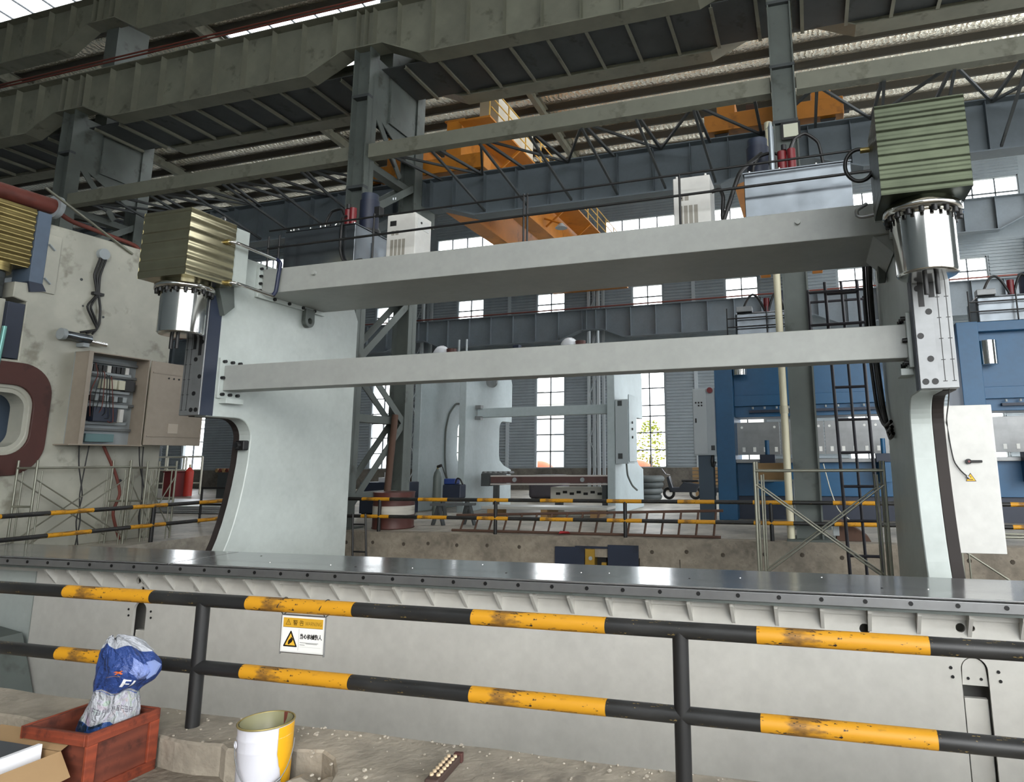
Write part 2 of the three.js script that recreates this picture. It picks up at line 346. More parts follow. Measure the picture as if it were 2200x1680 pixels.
{
  const c = struct('ceiling');
  // far bay: foil-faced insulation on purlins over sloping rafters
  const SK0 = -19.6, SK1 = -24.9, bays = [XL, ...CX, XR], z0 = -15.6, z1 = ZW - 0.3;
  const slab = (a, b, za, zb, dy, t) => uvm(new THREE.BoxGeometry(b - a, t, Math.hypot(za - zb, 0.086 * (za - zb))).rotateX(-Math.atan(0.086)).translate((a + b) / 2, (roofY(za) + roofY(zb)) / 2 + dy, (za + zb) / 2));
  const sag = (a, b, za, zb) => {
    const P = [], Nn = [], m = 10, at = (i) => { const v = i / m, z = za + (zb - za) * v, s = Math.sin(Math.PI * v); return [z, roofY(z) + 0.235 - 0.17 * s, -0.17 * Math.PI * Math.cos(Math.PI * v) / (zb - za) + 0.086]; };
    for (let i = 0; i < m; i++) { const [z0_, y0_, d0] = at(i), [z1_, y1_, d1] = at(i + 1), n0 = new THREE.Vector3(0, -1, d0).normalize().toArray(), n1 = new THREE.Vector3(0, -1, d1).normalize().toArray(); P.push(a, y0_, z0_, b, y1_, z1_, b, y0_, z0_, a, y0_, z0_, a, y1_, z1_, b, y1_, z1_); Nn.push(...n0, ...n1, ...n0, ...n0, ...n1, ...n1); }
    const g = new THREE.BufferGeometry(); g.setAttribute('position', new THREE.BufferAttribute(new Float32Array(P), 3)); g.setAttribute('normal', new THREE.BufferAttribute(new Float32Array(Nn), 3)); return uvm(g);
  };
  for (let i = 0; i + 1 < bays.length; i++) {
    const a = bays[i], b = bays[i + 1];
    for (const [p, q] of a > -23 ? [[z0, SK0], [SK1, z1]] : [[-17.2, z1]]) mesh(c, 'roof_sheet', slab(a, b, p, q, 0.36, 0.05), mat.purlin);
    if (a < -30 && a > -40) { mesh(c, 'roof_sheet', slab(-24.4, b, z0, -17.2, 0.3, 0.05), mat.purlin); }
    for (let k = -9; k < 9; k++) {       // one length of foil-faced quilt sags between each pair of purlins
      const za = -26.75 - 1.235 * k, zb = za - 1.235; if (zb < z1 - 0.3 || za > z0) continue;
      if (a > -23 ? (za < SK0 + 0.3 && zb > SK1 - 0.3) : za > -17.1) continue;
      mesh(c, 'foil_sheet', sag(a, b, za, zb), mat.foil);
    }
  }
  const th = Math.atan(0.086);
  for (let k = -9; k < 9; k++) {
    const z = -26.75 - 1.235 * k; if (z < ZW + 0.2 || z > z0 - 0.3) continue;
    mesh(c, 'purlin', merge([uvm(bG(XL, XR, roofY(z) - 0.08, roofY(z) + 0.235, z - 0.012, z + 0.012)), uvm(bG(XL, XR, roofY(z) - 0.08, roofY(z) - 0.065, z - 0.12, z))]), mat.purlin);
  }
  for (const x of CX) {
    const len = Math.hypot(z0 - 1 - z1, 0.086 * (z0 - 1 - z1));
    const mk = (w, h, dy) => { const g = boxG(w, h, len).clone(); g.rotateX(-th); g.translate(x, (roofY(z0 - 1) + roofY(z1)) / 2 + dy, (z0 - 1 + z1) / 2); return uvm(g); };
    mesh(c, 'rafter', merge([mk(0.012, 0.5, -0.26), mk(0.25, 0.02, -0.01), mk(0.25, 0.02, -0.51)]), mat.steelOlive);
  }
  // near bay: higher roof
  mesh(c, 'near_roof', uvm(bG(XL, XR, 23.6, 23.9, -15.6, ZN)), mat.foil);
}
const glazed = (a, b, za, zb) => {      // glazed strips in the far bay's roof; the wide ridge run is added for light
  const w = struct(`window_${++winNo}`), n = Math.max(1, Math.round((b - a) / 1.1)), d = (b - a) / n, y = (roofY(za) + roofY(zb)) / 2 + 0.3, L = za - zb + 0.1, q = new THREE.Quaternion().setFromEuler(new THREE.Euler(-Math.atan(0.086), 0, 0));
  for (let k = 0; k < n; k++) put(w, 'pane', boxG(d - 0.05, 0.01, L), mat.glass, a + (k + 0.5) * d, y, (za + zb) / 2, q);
  for (let k = 0; k <= n; k++) put(w, 'glazing_bar', boxG(0.05, 0.06, L), mat.muntin, a + k * d, y, (za + zb) / 2, q);
};
for (let i = 1; i < CX.length; i++) glazed(CX[i], i + 1 < CX.length ? CX[i + 1] : XR, -19.6, -24.9);  // unseen ridge glazing, added to brighten the far bay
glazed(XL, CX[0], -15.6, -17.2); glazed(CX[0], -24.4, -15.6, -17.2);
{   // clerestory between the two roofs
  const c = struct('wall_clerestory');
  mesh(c, 'wall_core', uvm(bG(XL, XR, 22.4, 23.6, -15.6, -15.4)), mat.clad);
  mesh(c, 'wall_core', uvm(bG(XL, XR, 19.7, 20.0, -15.6, -15.4)), mat.clad);
  for (let i = 0; i < 2; i++) windowAt(i ? CX[0] : XL, i ? CX[1] : CX[0], 20.0, 22.4, 10, 2, -15.4);
  for (let i = 1; i < 4; i++) windowAt(CX[i], CX[i + 1], 20.0, 22.4, 10, 2, -15.4);
}

// ---- columns
function column(x, label, full = true) {
  const t = thing('lattice_column', label, 'column', [x, 0, ZF], 'lattice columns along the middle of the hall');
  const hleg = (z, y1, w, name) => mesh(t, name, merge([uvm(bG(x - w, x - w + 0.035, 0.03, y1, z - 0.2, z + 0.2)), uvm(bG(x + w - 0.035, x + w, 0.03, y1, z - 0.2, z + 0.2)), uvm(bG(x - w, x + w, 0.03, y1, z - 0.012, z + 0.012))]), mat.steelGreen);
  hleg(ZF, 13.02, 0.27, 'leg'); hleg(ZB, 13.02, 0.27, 'leg');
  for (const z of [ZF, ZB]) box(t, 'base_plate', mat.steelGreen, x - 0.42, x + 0.42, 0, 0.04, z - 0.4, z + 0.4);
  // lacing between the legs, on both faces
  const ys = [0.6, 2.7, 4.3, 6.2, 8.3, 9.8];
  for (const s of [-0.22, 0.22]) for (let i = 0; i + 1 < ys.length; i++) {
    const up = i % 2;
    bar(t, 'lacing_bar', mat.steelGreen, [x + s, ys[i], up ? ZB + 0.15 : ZF - 0.15], [x + s, ys[i + 1], up ? ZF - 0.15 : ZB + 0.15], 0.03, 0.2);
  }
  for (const y of [0.75, 2.75, 6.25, 9.7]) box(t, 'cross_strut', mat.steelGreen, x - 0.14, x + 0.14, y - 0.1, y + 0.1, ZF - 0.18, ZB + 0.18);
  mesh(t, 'shoulder_plate', prismX([[ZF - 0.1, 11.3], [ZF - 0.1, 12.9], [ZB + 0.1, 12.9], [ZB + 0.1, 10.6], [ZB + 0.4, 10.4]], x + 0.18, x + 0.21), mat.steelGreen);
  bar(t, 'lacing_bar', mat.steelGreen, [x + 0.22, 11.3, ZF - 0.15], [x + 0.22, 9.8, ZB + 0.9], 0.03, 0.2);
  for (const y of [8.9, 11.55]) box(t, 'splice_band', mat.plateDark, x - 0.275, x + 0.275, y - 0.04, y + 0.04, ZF + 0.02, ZF + 0.205);
  if (full) { // stepped upper shaft up to the roof
    mesh(t, 'upper_shaft', merge([uvm(bG(x - 0.28, x - 0.25, 11.2, 18.9, -16.5, -15.4)), uvm(bG(x + 0.25, x + 0.28, 11.2, 18.9, -16.5, -15.4)), uvm(bG(x - 0.26, x + 0.26, 11.2, 18.9, -15.99, -15.96)), uvm(bG(x - 0.26, x + 0.26, 11.2, 18.9, -16.5, -16.47)), uvm(bG(x - 0.26, x + 0.26, 11.2, 18.9, -15.43, -15.4))]), mat.steelGreen);
  }
  box(t, 'corbel', mat.steelGreen, x - 0.2, x + 0.2, 8.9, 9.42, -18.1, ZB - 0.2);
  return t;
}
const colB = column(CX[2], 'lattice column behind the left white press frame');
dup(colB, [CX[1], 0, ZF], 'lattice column above the ribbed brass block at far left');
dup(colB, [CX[0], 0, ZF], 'lattice column farthest left, behind the red-brown ring machine');
dup(colB, [CX[4], 0, ZF], 'lattice column at the far right end of the row');
{ // the column near the right press frame: plain front shaft running to the top, with its back leg
  const x = CX[3], t = thing('lattice_column', 'tall dark column between the crossing ladder and white drain pipe', 'column', [x, 0, ZF], 'lattice columns along the middle of the hall');
  mesh(t, 'leg', merge([uvm(bG(x - 0.26, x - 0.225, 0.03, 13.02, ZF - 0.24, ZF + 0.24)), uvm(bG(x + 0.225, x + 0.26, 0.03, 13.02, ZF - 0.24, ZF + 0.24)), uvm(bG(x - 0.24, x + 0.24, 0.03, 13.02, ZF + 0.13, ZF + 0.15))]), mat.steelGreen);
  mesh(t, 'leg', merge([uvm(bG(x - 0.27, x - 0.235, 0.03, 13.0, ZB - 0.2, ZB + 0.2)), uvm(bG(x + 0.235, x + 0.27, 0.03, 13.0, ZB - 0.2, ZB + 0.2)), uvm(bG(x - 0.26, x + 0.26, 0.03, 13.0, ZB - 0.012, ZB + 0.012))]), mat.steelGreen);
  box(t, 'base_plate', mat.steelGreen, x - 0.45, x + 0.45, 0, 0.04, ZF - 0.4, ZF + 0.4);
  box(t, 'base_plate', mat.steelGreen, x - 0.45, x + 0.45, 0, 0.04, ZB - 0.4, ZB + 0.4);
  for (const y of [0.75, 2.75, 6.25, 9.7]) box(t, 'cross_strut', mat.steelGreen, x - 0.14, x + 0.14, y - 0.1, y + 0.1, ZF - 0.22, ZB + 0.18);
  const ys = [0.6, 2.7, 4.3, 6.2, 8.3, 9.8];
  for (const s of [-0.2, 0.2]) for (let i = 0; i + 1 < ys.length; i++) { const up = i % 2; bar(t, 'lacing_bar', mat.steelGreen, [x + s, ys[i], up ? ZB + 0.15 : ZF - 0.2], [x + s, ys[i + 1], up ? ZF - 0.2 : ZB + 0.15], 0.03, 0.18); }
  for (const y of [8.95, 10.3, 11.9]) box(t, 'splice_band', mat.plateDark, x - 0.275, x + 0.275, y - 0.035, y + 0.035, ZF + 0.155, ZF + 0.25);
  box(t, 'corbel', mat.steelGreen, x - 0.2, x + 0.2, 8.9, 9.42, -18.1, ZB - 0.2);
  const lamp = box(t, 'number_plate', M('#c9cbb8', { roughness: 0.5 }), x - 0.05, x + 0.26, 8.55, 8.85, ZF + 0.26, ZF + 0.28);
  box(lamp, 'plate_frame', mat.black, x - 0.10, x + 0.31, 8.5, 8.9, ZF + 0.245, ZF + 0.262);
  // drain pipe strapped to it
  const p = thing('drain_pipe', 'cream white drain pipe running up the dark column', 'pipe', [x - 0.37, 0, ZF + 0.2]);
  rod(p, 'pipe_run', M('#d5cfb4', { roughness: 0.5 }), [x - 0.37, 0, ZF + 0.2], [x - 0.37, 8.9, ZF + 0.2], 0.075, 12);
  for (const y of [2.6, 5.6, 8.9]) rod(p, 'pipe_joint', M('#c4bfa6', { roughness: 0.5 }), [x - 0.37, y - 0.08, ZF + 0.2], [x - 0.37, y + 0.08, ZF + 0.2], 0.09, 12);
}
// lattice columns on the far wall
{
  const mk = (x, label) => {
    const t = thing('wall_column', label, 'column', [x, 0, -35.9], 'thin lattice columns along the far wall');
    for (const s of [-0.28, 0.28]) for (const z of [-36.25, -35.3]) box(t, 'leg', mat.winFrame, x + s - 0.07, x + s + 0.07, 0, 12.3, z - 0.09, z + 0.09);
    for (let i = 0; i < 10; i++) bar(t, 'lacing_bar', mat.winFrame, [x + (i % 2 ? 0.28 : -0.28), 0.4 + i * 1.18, -35.25], [x + (i % 2 ? -0.28 : 0.28), 0.4 + (i + 1) * 1.18, -35.25], 0.06, 0.03);
    return t;
  };
  const a = mk(CX[2], 'thin pale lattice column on far wall left of the control cabinet frame');
  dup(a, [CX[1], 0, -35.9], 'thin pale lattice column on far wall behind the dark lattice column');
  dup(a, [CX[3], 0, -35.9], 'thin lattice column on far wall behind the blue presses');
  dup(a, [CX[4], 0, -35.9], 'thin lattice column on far wall at the right picture edge');
  dup(a, [CX[0], 0, -35.9], 'thin lattice column on far wall seen through left frame throat');
}

// ---- crane runway beams with haunched ends at the columns
function runway(name, label, z, yTop, yBot, m, o = {}) {
  const X0 = o.x0 ?? -46, X1 = o.x1 ?? 13.5, hz = o.haunch ?? 0.55, fw = o.flange ?? 0.26, sp = o.stiff ?? 1.067;
  const t = thing(name, label, 'crane beam', [(X0 + X1) / 2, yBot, z], 'crane runway beams');
  const bottom = [];     // x, y along the lower edge
  bottom.push([X0, yBot]);
  for (const c of CX) { if (c - 2 < X0 || c + 2 > X1) continue; bottom.push([c - 1.85, yBot], [c - 0.65, yBot + hz], [c + 0.65, yBot + hz], [c + 1.85, yBot]); }
  bottom.push([X1, yBot]);
  mesh(t, 'web', prismZ([...bottom, [X1, yTop], [X0, yTop]], z - 0.012, z + 0.012), m);
  box(t, 'top_flange', m, X0, X1, yTop - 0.03, yTop, z - fw, z + fw);
  const seg = [];
  for (let i = 0; i + 1 < bottom.length; i++) {
    const [a, ya] = bottom[i], [b, yb] = bottom[i + 1], L = Math.hypot(b - a, yb - ya);
    seg.push(uvm(boxG(L + 0.01, 0.035, 2 * fw).clone().rotateZ(Math.atan2(yb - ya, b - a)).translate((a + b) / 2, (ya + yb) / 2, z)));
  }
  mesh(t, 'bottom_flange', merge(seg), m);
  const yAt = (x) => { for (let i = 0; i + 1 < bottom.length; i++) if (x <= bottom[i + 1][0]) { const [a, ya] = bottom[i], [b, yb] = bottom[i + 1]; return ya + (yb - ya) * (x - a) / (b - a); } return yBot; };
  if (o.ribs !== false) {
    const xs = [];
    for (let x = CX[3] - 0.53 - sp * 60; x < X1; x += sp) if (x > X0) xs.push(x);
    for (const c of CX) xs.push(c - 0.27, c + 0.27);
    for (const x of xs) { const y0 = yAt(x) + 0.02; box(t, 'stiffener', m, x - 0.008, x + 0.008, y0, yTop - 0.03, z + 0.012, z + fw - 0.06); }
  }
  return t;
}
const nearBeam = runway('runway_beam', 'upper haunched crane beam nearest, with red conductor rail on top', ZF, 14.25, 12.47, mat.steelOlive);
box(nearBeam, 'crane_rail', mat.rust, -46, 13.5, 14.25, 14.37, ZF - 0.05, ZF + 0.05);
for (const dy of [0.0, 0.11]) rod(nearBeam, 'conductor_rail', mat.redPipe, [-46, 14.36 + dy, ZF + 0.3], [13.5, 14.36 + dy, ZF + 0.3], 0.028, 6);
runway('runway_beam', 'upper haunched crane beam behind the ribbed walkway plate', ZB + 0.1, 14.25, 12.47, mat.steelOlive, { ribs: false });
{ // walkway plate with ribs under it, between the two beams
  const t = thing('walkway_plate', 'dark ribbed walkway plate between the two upper crane beams', 'walkway', [-16, 12.6, -15.7]);
  for (let i = 0; i <= CX.length; i++) { const a = i ? CX[i - 1] + 0.3 : -46, b = i < CX.length ? CX[i] - 0.3 : 13.5; box(t, 'plate', mat.plateDark, a, b, 12.56, 12.58, ZB + 0.37, ZF - 0.27); }  // plate colour darkened to stand for the shade under the beams
  for (let x = CX[3] - 0.53 - 1.067 * 42; x < 13.4; x += 1.067) if (CX.every((c) => Math.abs(c - x) > 0.36)) mesh(t, 'rib', merge([uvm(bG(x - 0.006, x + 0.006, 12.47, 12.56, ZB + 0.38, ZF - 0.28)), uvm(bG(x - 0.045, x + 0.045, 12.46, 12.472, ZB + 0.38, ZF - 0.28))]), mat.steelOlive);
}
runway('roof_beam', 'haunched roof-bearing beam at top left, above the crane beams', -15.2, 17.66, 15.95, mat.steelOlive, { haunch: 0.7 });
runway('runway_beam', 'lower blue-grey crane beam crossing behind the press tanks', -17.85, 10.42, 9.05, mat.steelBlue, { haunch: 0.4, x0: -34 });
{ // long strut and the flat lacing that ties it to the lower crane beam
  const t = thing('surge_truss', 'long box strut with flat lacing beside lower crane beam', 'truss', [-16, 9.7, ZF]);
  for (let i = 0; i <= CX.length; i++) { const a = i ? CX[i - 1] + 0.28 : -40, b = i < CX.length ? CX[i] - 0.28 : 13.5; box(t, 'strut', mat.steelOlive, a, b, 9.74, 10.14, ZF - 0.16, ZF + 0.1, 0.01); }
  let k = 0;
  for (let x = -40; x < 13; x += 1.4, k++) {
    bar(t, 'tie', mat.plateDark, [x, 9.9, ZF - 0.16], [x, 10.3, -17.58], 0.07, 0.07);
    if (CX.every((c) => Math.abs(c - x) > 0.8)) bar(t, 'lower_tie', mat.plateDark, [x, 9.74, ZF - 0.1], [x + 0.1, 9.12, -17.6], 0.06, 0.06);
    if (k % 2) { bar(t, 'diagonal', mat.plateDark, [x, 9.9, ZF - 0.16], [x + 1.4, 10.3, -17.58], 0.06, 0.06); bar(t, 'diagonal', mat.plateDark, [x, 9.9, ZF - 0.16], [x - 1.4, 10.3, -17.58], 0.06, 0.06); }
  }
}
const wallLow = runway('runway_beam', 'lower crane beam along the far wall under small windows', -35.0, 9.9, 8.25, mat.steelBlue, { haunch: 0.5, stiff: 1.4 });
rod(wallLow, 'conductor_rail', mat.redPipe, [-46, 9.98, -34.7], [13.5, 9.98, -34.7], 0.04, 6);
runway('runway_beam', 'upper crane beam along the far wall under the window strip', -35.0, 13.95, 12.3, mat.steelBlue, { haunch: 0.6, stiff: 1.4 });

// ---- travelling cranes
{
  const t = thing('bridge_crane', 'large orange bridge crane spanning the far bay at upper centre', 'crane', [-11.5, 10.3, -26], 'orange bridge cranes');
  for (const [x0, x1] of [[-12.95, -12.4], [-10.75, -10.2]]) {
    const g = box(t, 'girder', mat.crane, x0, x1, 11.15, 12.5, -34.6, -18.0, 0.02);
    box(g, 'flange', mat.crane, x0 - 0.08, x1 + 0.08, 11.1, 11.15, -34.6, -18.0);
    box(g, 'flange', mat.crane, x0 - 0.08, x1 + 0.08, 12.5, 12.55, -34.6, -18.0);
  }
  for (const [z, yb] of [[-17.9, 10.6], [-34.8, 10.98]]) { const e = box(t, 'end_carriage', mat.crane, -13.6, -9.2, yb, 11.1, z - 0.25, z + 0.25, 0.02); if (z > -20) for (const x of [-13.2, -9.6]) rod(e, 'wheel', mat.black, [x, yb + 0.06, z - 0.08], [x, yb + 0.06, z + 0.08], 0.22, 16); }
  const w = box(t, 'walkway', mat.crane, -10.1, -9.0, 12.2, 12.26, -34.4, -17.6);
  for (let z = -34.4; z < -17.6; z += 1.4) rod(w, 'rail_post', mat.craneRail, [-9.02, 12.26, z], [-9.02, 13.3, z], 0.025, 6);
  for (const y of [12.6, 12.95, 13.3]) rod(w, 'handrail', mat.craneRail, [-9.02, y, -34.4], [-9.02, y, -17.7], 0.022, 6);
  for (let z = -33; z < -18; z += 2.6) bar(t, 'bracket', mat.crane, [-10.15, 11.3, z], [-9.05, 12.2, z], 0.06, 0.08);
  box(t, 'trolley', mat.crane, -12.9, -10.3, 12.6, 13.3, -24.5, -21.5, 0.03);
  box(t, 'drive_box', M('#cfcabb', { roughness: 0.5 }), -9.9, -9.2, 12.28, 13.5, -21.5, -18.6, 0.02);
  for (const z of [-20, -25]) { const l = rod(t, 'lamp_bracket', mat.crane, [-10.15, 11.6, z], [-9.4, 11.3, z], 0.04, 8); rod(l, 'lamp_shade', mat.winFrame, [-9.4, 11.1, z], [-9.4, 11.3, z], 0.26, 14, 0.08); }
  const u = thing('bridge_crane', 'small orange bridge crane on lower crane beam beside the tall column', 'crane', [-0.5, 10.5, -17.9], 'orange bridge cranes');
  const e = box(u, 'end_carriage', mat.crane, -2.35, 1.35, 10.6, 11.1, -18.15, -17.6, 0.02);
  for (const x of [-1.9, 0.95]) rod(e, 'wheel', mat.black, [x, 10.63, -17.95], [x, 10.63, -17.78], 0.2, 14);
  for (const x of [-2.0, 0.55]) { box(u, 'girder', mat.crane, x, x + 0.5, 10.8, 11.6, -34.6, -17.7, 0.02); }
  box(u, 'buffer', mat.black, 1.3, 1.5, 10.75, 10.95, -17.95, -17.75);
  box(u, 'drive_motor', mat.rust, -1.2, -0.9, 11.1, 11.35, -18.0, -17.75, 0.03);
}

// ================================================================ THE BIG PRESS
const TY = 0.32;                                   // table top
const FL = -8.9, FR = 1.18, FT = 0.39;             // inner faces of the left and right frame, thickness
// frame outline in z, y with the throat at the front
function frameOutline(top, zBack) {
  const f = -8.2, th = -9.1;
  const o = [[f, top - 0.15], [f - 0.12, top], [zBack + 0.3, top], [zBack + 0.02, top - 0.5], [zBack, -2.6], [-8.5, -2.6], [-8.5, 0.02]];
  // lower jaw sweeping up into the throat, then the upper lip
  o.push([-8.62, 0.1], [-8.74, 0.24], [-8.82, 0.42], [-8.9, 0.66], [-8.97, 0.94], [-9.03, 1.25], [-9.08, 1.6]);
  for (const p of arc(th + 0.32, 2.01, 0.32, Math.PI, Math.PI / 2, 8)) o.push(p);
  o.push([f, 2.33]);
  return o;
}
const press = thing('hydraulic_press', 'huge white two-column hydraulic press standing in the pit', 'hydraulic press', [-3.9, -2.6, -9.5]);
function pressFrame(x0, outer, label) {            // outer: -1 to the left, +1 to the right
  const t = sub(press, 'side_frame', label, [x0 + outer * FT / 2, -2.6, -10]);
  const a = x0, b = x0 + outer * 0.25, c = x0 + outer * FT, out = frameOutline(5.0, -11.7);
  mesh(t, 'side_plate', prismX(out, Math.min(a, b), Math.max(a, b), 0.012), mat.frameWhite);
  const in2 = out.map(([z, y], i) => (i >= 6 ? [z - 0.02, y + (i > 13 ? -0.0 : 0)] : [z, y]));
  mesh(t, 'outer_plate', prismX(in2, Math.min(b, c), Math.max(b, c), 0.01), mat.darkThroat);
  // machined guide plate on the front, drilled
  const g0 = Math.min(a, c), g1 = Math.max(a, c), zf = -8.05;
  const gp = box(t, 'guide_plate', mat.guide, g0, g1, 2.34, 4.45, -8.2, zf, 0.01);
  const inn = outer > 0 ? g0 : g1, s = outer;      // inner edge and the way outwards
  const hole = cylG(0.034, 0.034, 0.012, 18);
  const qz = new THREE.Quaternion().setFromEuler(new THREE.Euler(Math.PI / 2, 0, 0));
  for (const [dx, y] of [[0.06, 2.42], [0.155, 2.42], [0.13, 2.67], [0.05, 2.93], [0.155, 3.2], [0.06, 3.47]]) put(t, 'bolt_hole', hole, mat.bolt, inn + s * dx, y, zf + 0.001, qz);
  for (const [dx, yb] of [[0.09, 3.26], [0.2, 3.36]]) box(t, 'slot', mat.black, inn + s * dx - 0.03, inn + s * dx + 0.03, yb, 4.3, zf - 0.02, zf + 0.004);
  for (const dx of [0.255, 0.345]) { box(t, 'scale_line', mat.black, inn + s * dx - 0.004, inn + s * dx + 0.004, 2.42, 4.3, zf - 0.003, zf + 0.002); for (let y = 2.42; y < 4.2; y += 0.235) box(t, 'scale_tick', mat.black, inn + s * dx - 0.022, inn + s * dx + 0.022, y - 0.004, y + 0.004, zf - 0.003, zf + 0.0025); }
  box(t, 'guide_rail', mat.blueCabinet, inn - s * 0.006, inn + s * 0.02, 2.34, 4.4, -8.3, -8.07);
  // lifting eye under the upper beam
  const ex = x0 - outer * 0.0, ez = -10.15, ey = 4.12, eye = prismX([[ez - 0.11, 4.42], [ez + 0.11, 4.42], ...arc(ez, 4.2, 0.12, 0, -Math.PI, 14)], ex - outer * 0.12, ex - outer * 0.02, 0.01, [arc(ez, 4.2, 0.055, 0, 2 * Math.PI, 14)]);
  mesh(t, 'lifting_eye', eye, mat.steelGreen);
  return t;
}
const frameLeft = pressFrame(FL, -1, 'white left side frame with rounded throat');
const frameRight = pressFrame(FR, 1, 'right side frame beside the white cabinet');
{ // small black handle in the left throat
  box(frameLeft, 'hose_clamp', mat.black, FL - 0.2, FL - 0.02, 1.82, 1.98, -9.1, -8.98, 0.02);
  rod(frameLeft, 'clamp_pin', mat.rubber, [FL - 0.11, 1.9, -8.98], [FL - 0.11, 1.9, -8.9], 0.05, 12);
}
// ---- hydraulic cylinders
function cylinder(x, label) {
  const z = -7.72, t = sub(press, 'hydraulic_cylinder', label, [x, 3.5, z]);
  const pr = [[0, 3.52], [0.285, 3.52], [0.315, 3.55], [0.315, 4.16], [0.30, 4.17], [0.30, 4.2]].map(([r, y]) => new THREE.Vector2(r, y));
  mesh(t, 'barrel', new THREE.LatheGeometry(pr, 56).translate(x, 0, z), mat.chrome);
  const fl = [[0.28, 4.19], [0.405, 4.19], [0.405, 4.27], [0.33, 4.28], [0.33, 4.34], [0.0, 4.34]].map(([r, y]) => new THREE.Vector2(r, y));
  mesh(t, 'flange', new THREE.LatheGeometry(fl, 48).translate(x, 0, z), mat.chrome);
  for (let k = 0; k < 18; k++) { const a = k / 18 * Math.PI * 2; rod(t, 'flange_bolt', mat.bolt, [x + 0.365 * Math.cos(a), 4.135, z + 0.365 * Math.sin(a)], [x + 0.365 * Math.cos(a), 4.2, z + 0.365 * Math.sin(a)], 0.028, 8); }
  for (const dx of [-0.03, 0.085]) rod(t, 'guide_rod', mat.black, [x + dx - 0.02, 3.3, z + 0.1], [x + dx - 0.02, 3.54, z + 0.1], 0.025, 10);
  return t;
}
cylinder(-9.03, 'chrome cylinder hanging under the left ribbed block');
cylinder(1.31, 'chrome cylinder hanging under the right ribbed block');
// ---- ribbed valve blocks above them
function wavySheet(x0, x1, z0, z1, y0, y1, amp, n, nx, nz, rough = 0) {    // a machined face from (x0,z0) to (x1,z1): shallow level waves left by the cutter
  const P = [], Q = [], steps = n * 10, H = y1 - y0, ln = Math.hypot(x1 - x0, z1 - z0), tx = (x1 - x0) / ln, tz = (z1 - z0) / ln, ex = 0.003 + amp * 0.5;
  const f = (v) => amp * (0.5 - 0.5 * Math.cos(v * n * Math.PI * 2) + rough * (0.5 * Math.sin(v * n * 4.3 + 1) + 0.4 * Math.sin(v * n * 10.7 + 2)));
  const at = (i) => { const v = i / steps, s = (f(v + 1e-4) - f(v - 1e-4)) / (2e-4 * H), l = Math.hypot(1, s); return [y0 + H * v, Math.max(0, f(v)), [nx / l, -s / l, nz / l]]; };
  for (let i = 0; i < steps; i++) { const [ya, da, na] = at(i), [yb, db, nb] = at(i + 1); const A = (d, y) => [x0 + nx * d - tx * ex, y, z0 + nz * d - tz * ex], B = (d, y) => [x1 + nx * d + tx * ex, y, z1 + nz * d + tz * ex]; P.push(...A(da, ya), ...B(da, ya), ...B(db, yb), ...A(da, ya), ...B(db, yb), ...A(db, yb)); Q.push(...na, ...na, ...nb, ...na, ...nb, ...nb); }
  const g = new THREE.BufferGeometry(); g.setAttribute('position', new THREE.BufferAttribute(new Float32Array(P), 3)); g.setAttribute('normal', new THREE.BufferAttribute(new Float32Array(Q), 3)); return uvm(g);
}
function valveBlock(x0, x1, label, m, amp, n, rough) {
  const y0 = 4.34, y1 = 5.36, z0 = -8.14, z1 = -7.32, t = sub(press, 'valve_block', label, [(x0 + x1) / 2, y0, (z0 + z1) / 2]);
  box(t, 'core', m, x0, x1, y0, y1, z0, z1);
  mesh(t, 'front_face', wavySheet(x0 - 0.0, x1 + 0.0, z1 + 0.003, z1 + 0.003, y0, y1, amp, n, 0, 1, rough), m);
  mesh(t, 'right_face', wavySheet(x1 + 0.003, x1 + 0.003, z1 + 0.0, z0, y0, y1, amp, n, 1, 0, rough), m);
  mesh(t, 'left_face', wavySheet(x0 - 0.003, x0 - 0.003, z0, z1 + 0.0, y0, y1, amp, n, -1, 0, rough), m);
  mesh(t, 'back_block', uvm(bG(x0 + 0.03, x1 - 0.02, y0 + 0.08, y1 - 0.03, z0 - 0.3, z0)), mat.frameWhite);
  mesh(t, 'console', prismX([[z0 + 0.02, y0 - 0.02], [z0 + 0.02, y0], [z0 - 0.25, y0 + 0.1], [z0 - 0.3, y0 - 0.25], [z0 - 0.12, y0 - 0.42]], x0 + 0.25, x1 - 0.2), mat.steelGreen);
  const hook = new THREE.TorusGeometry(0.045, 0.014, 8, 18);
  put(t, 'lifting_ring', hook, mat.steelWire, x1 - 0.12, y1 + 0.05, z0 + 0.15);
  return t;
}
const blockL = valveBlock(-9.5, -8.6, 'ribbed brassy block above the left press frame', mat.brass, 0.009, 7, 0.2);
const blockR = valveBlock(0.87, 1.74, 'large ribbed green-gold block above the right press frame', mat.brassGreen, 0.0028, 11, 1.2);
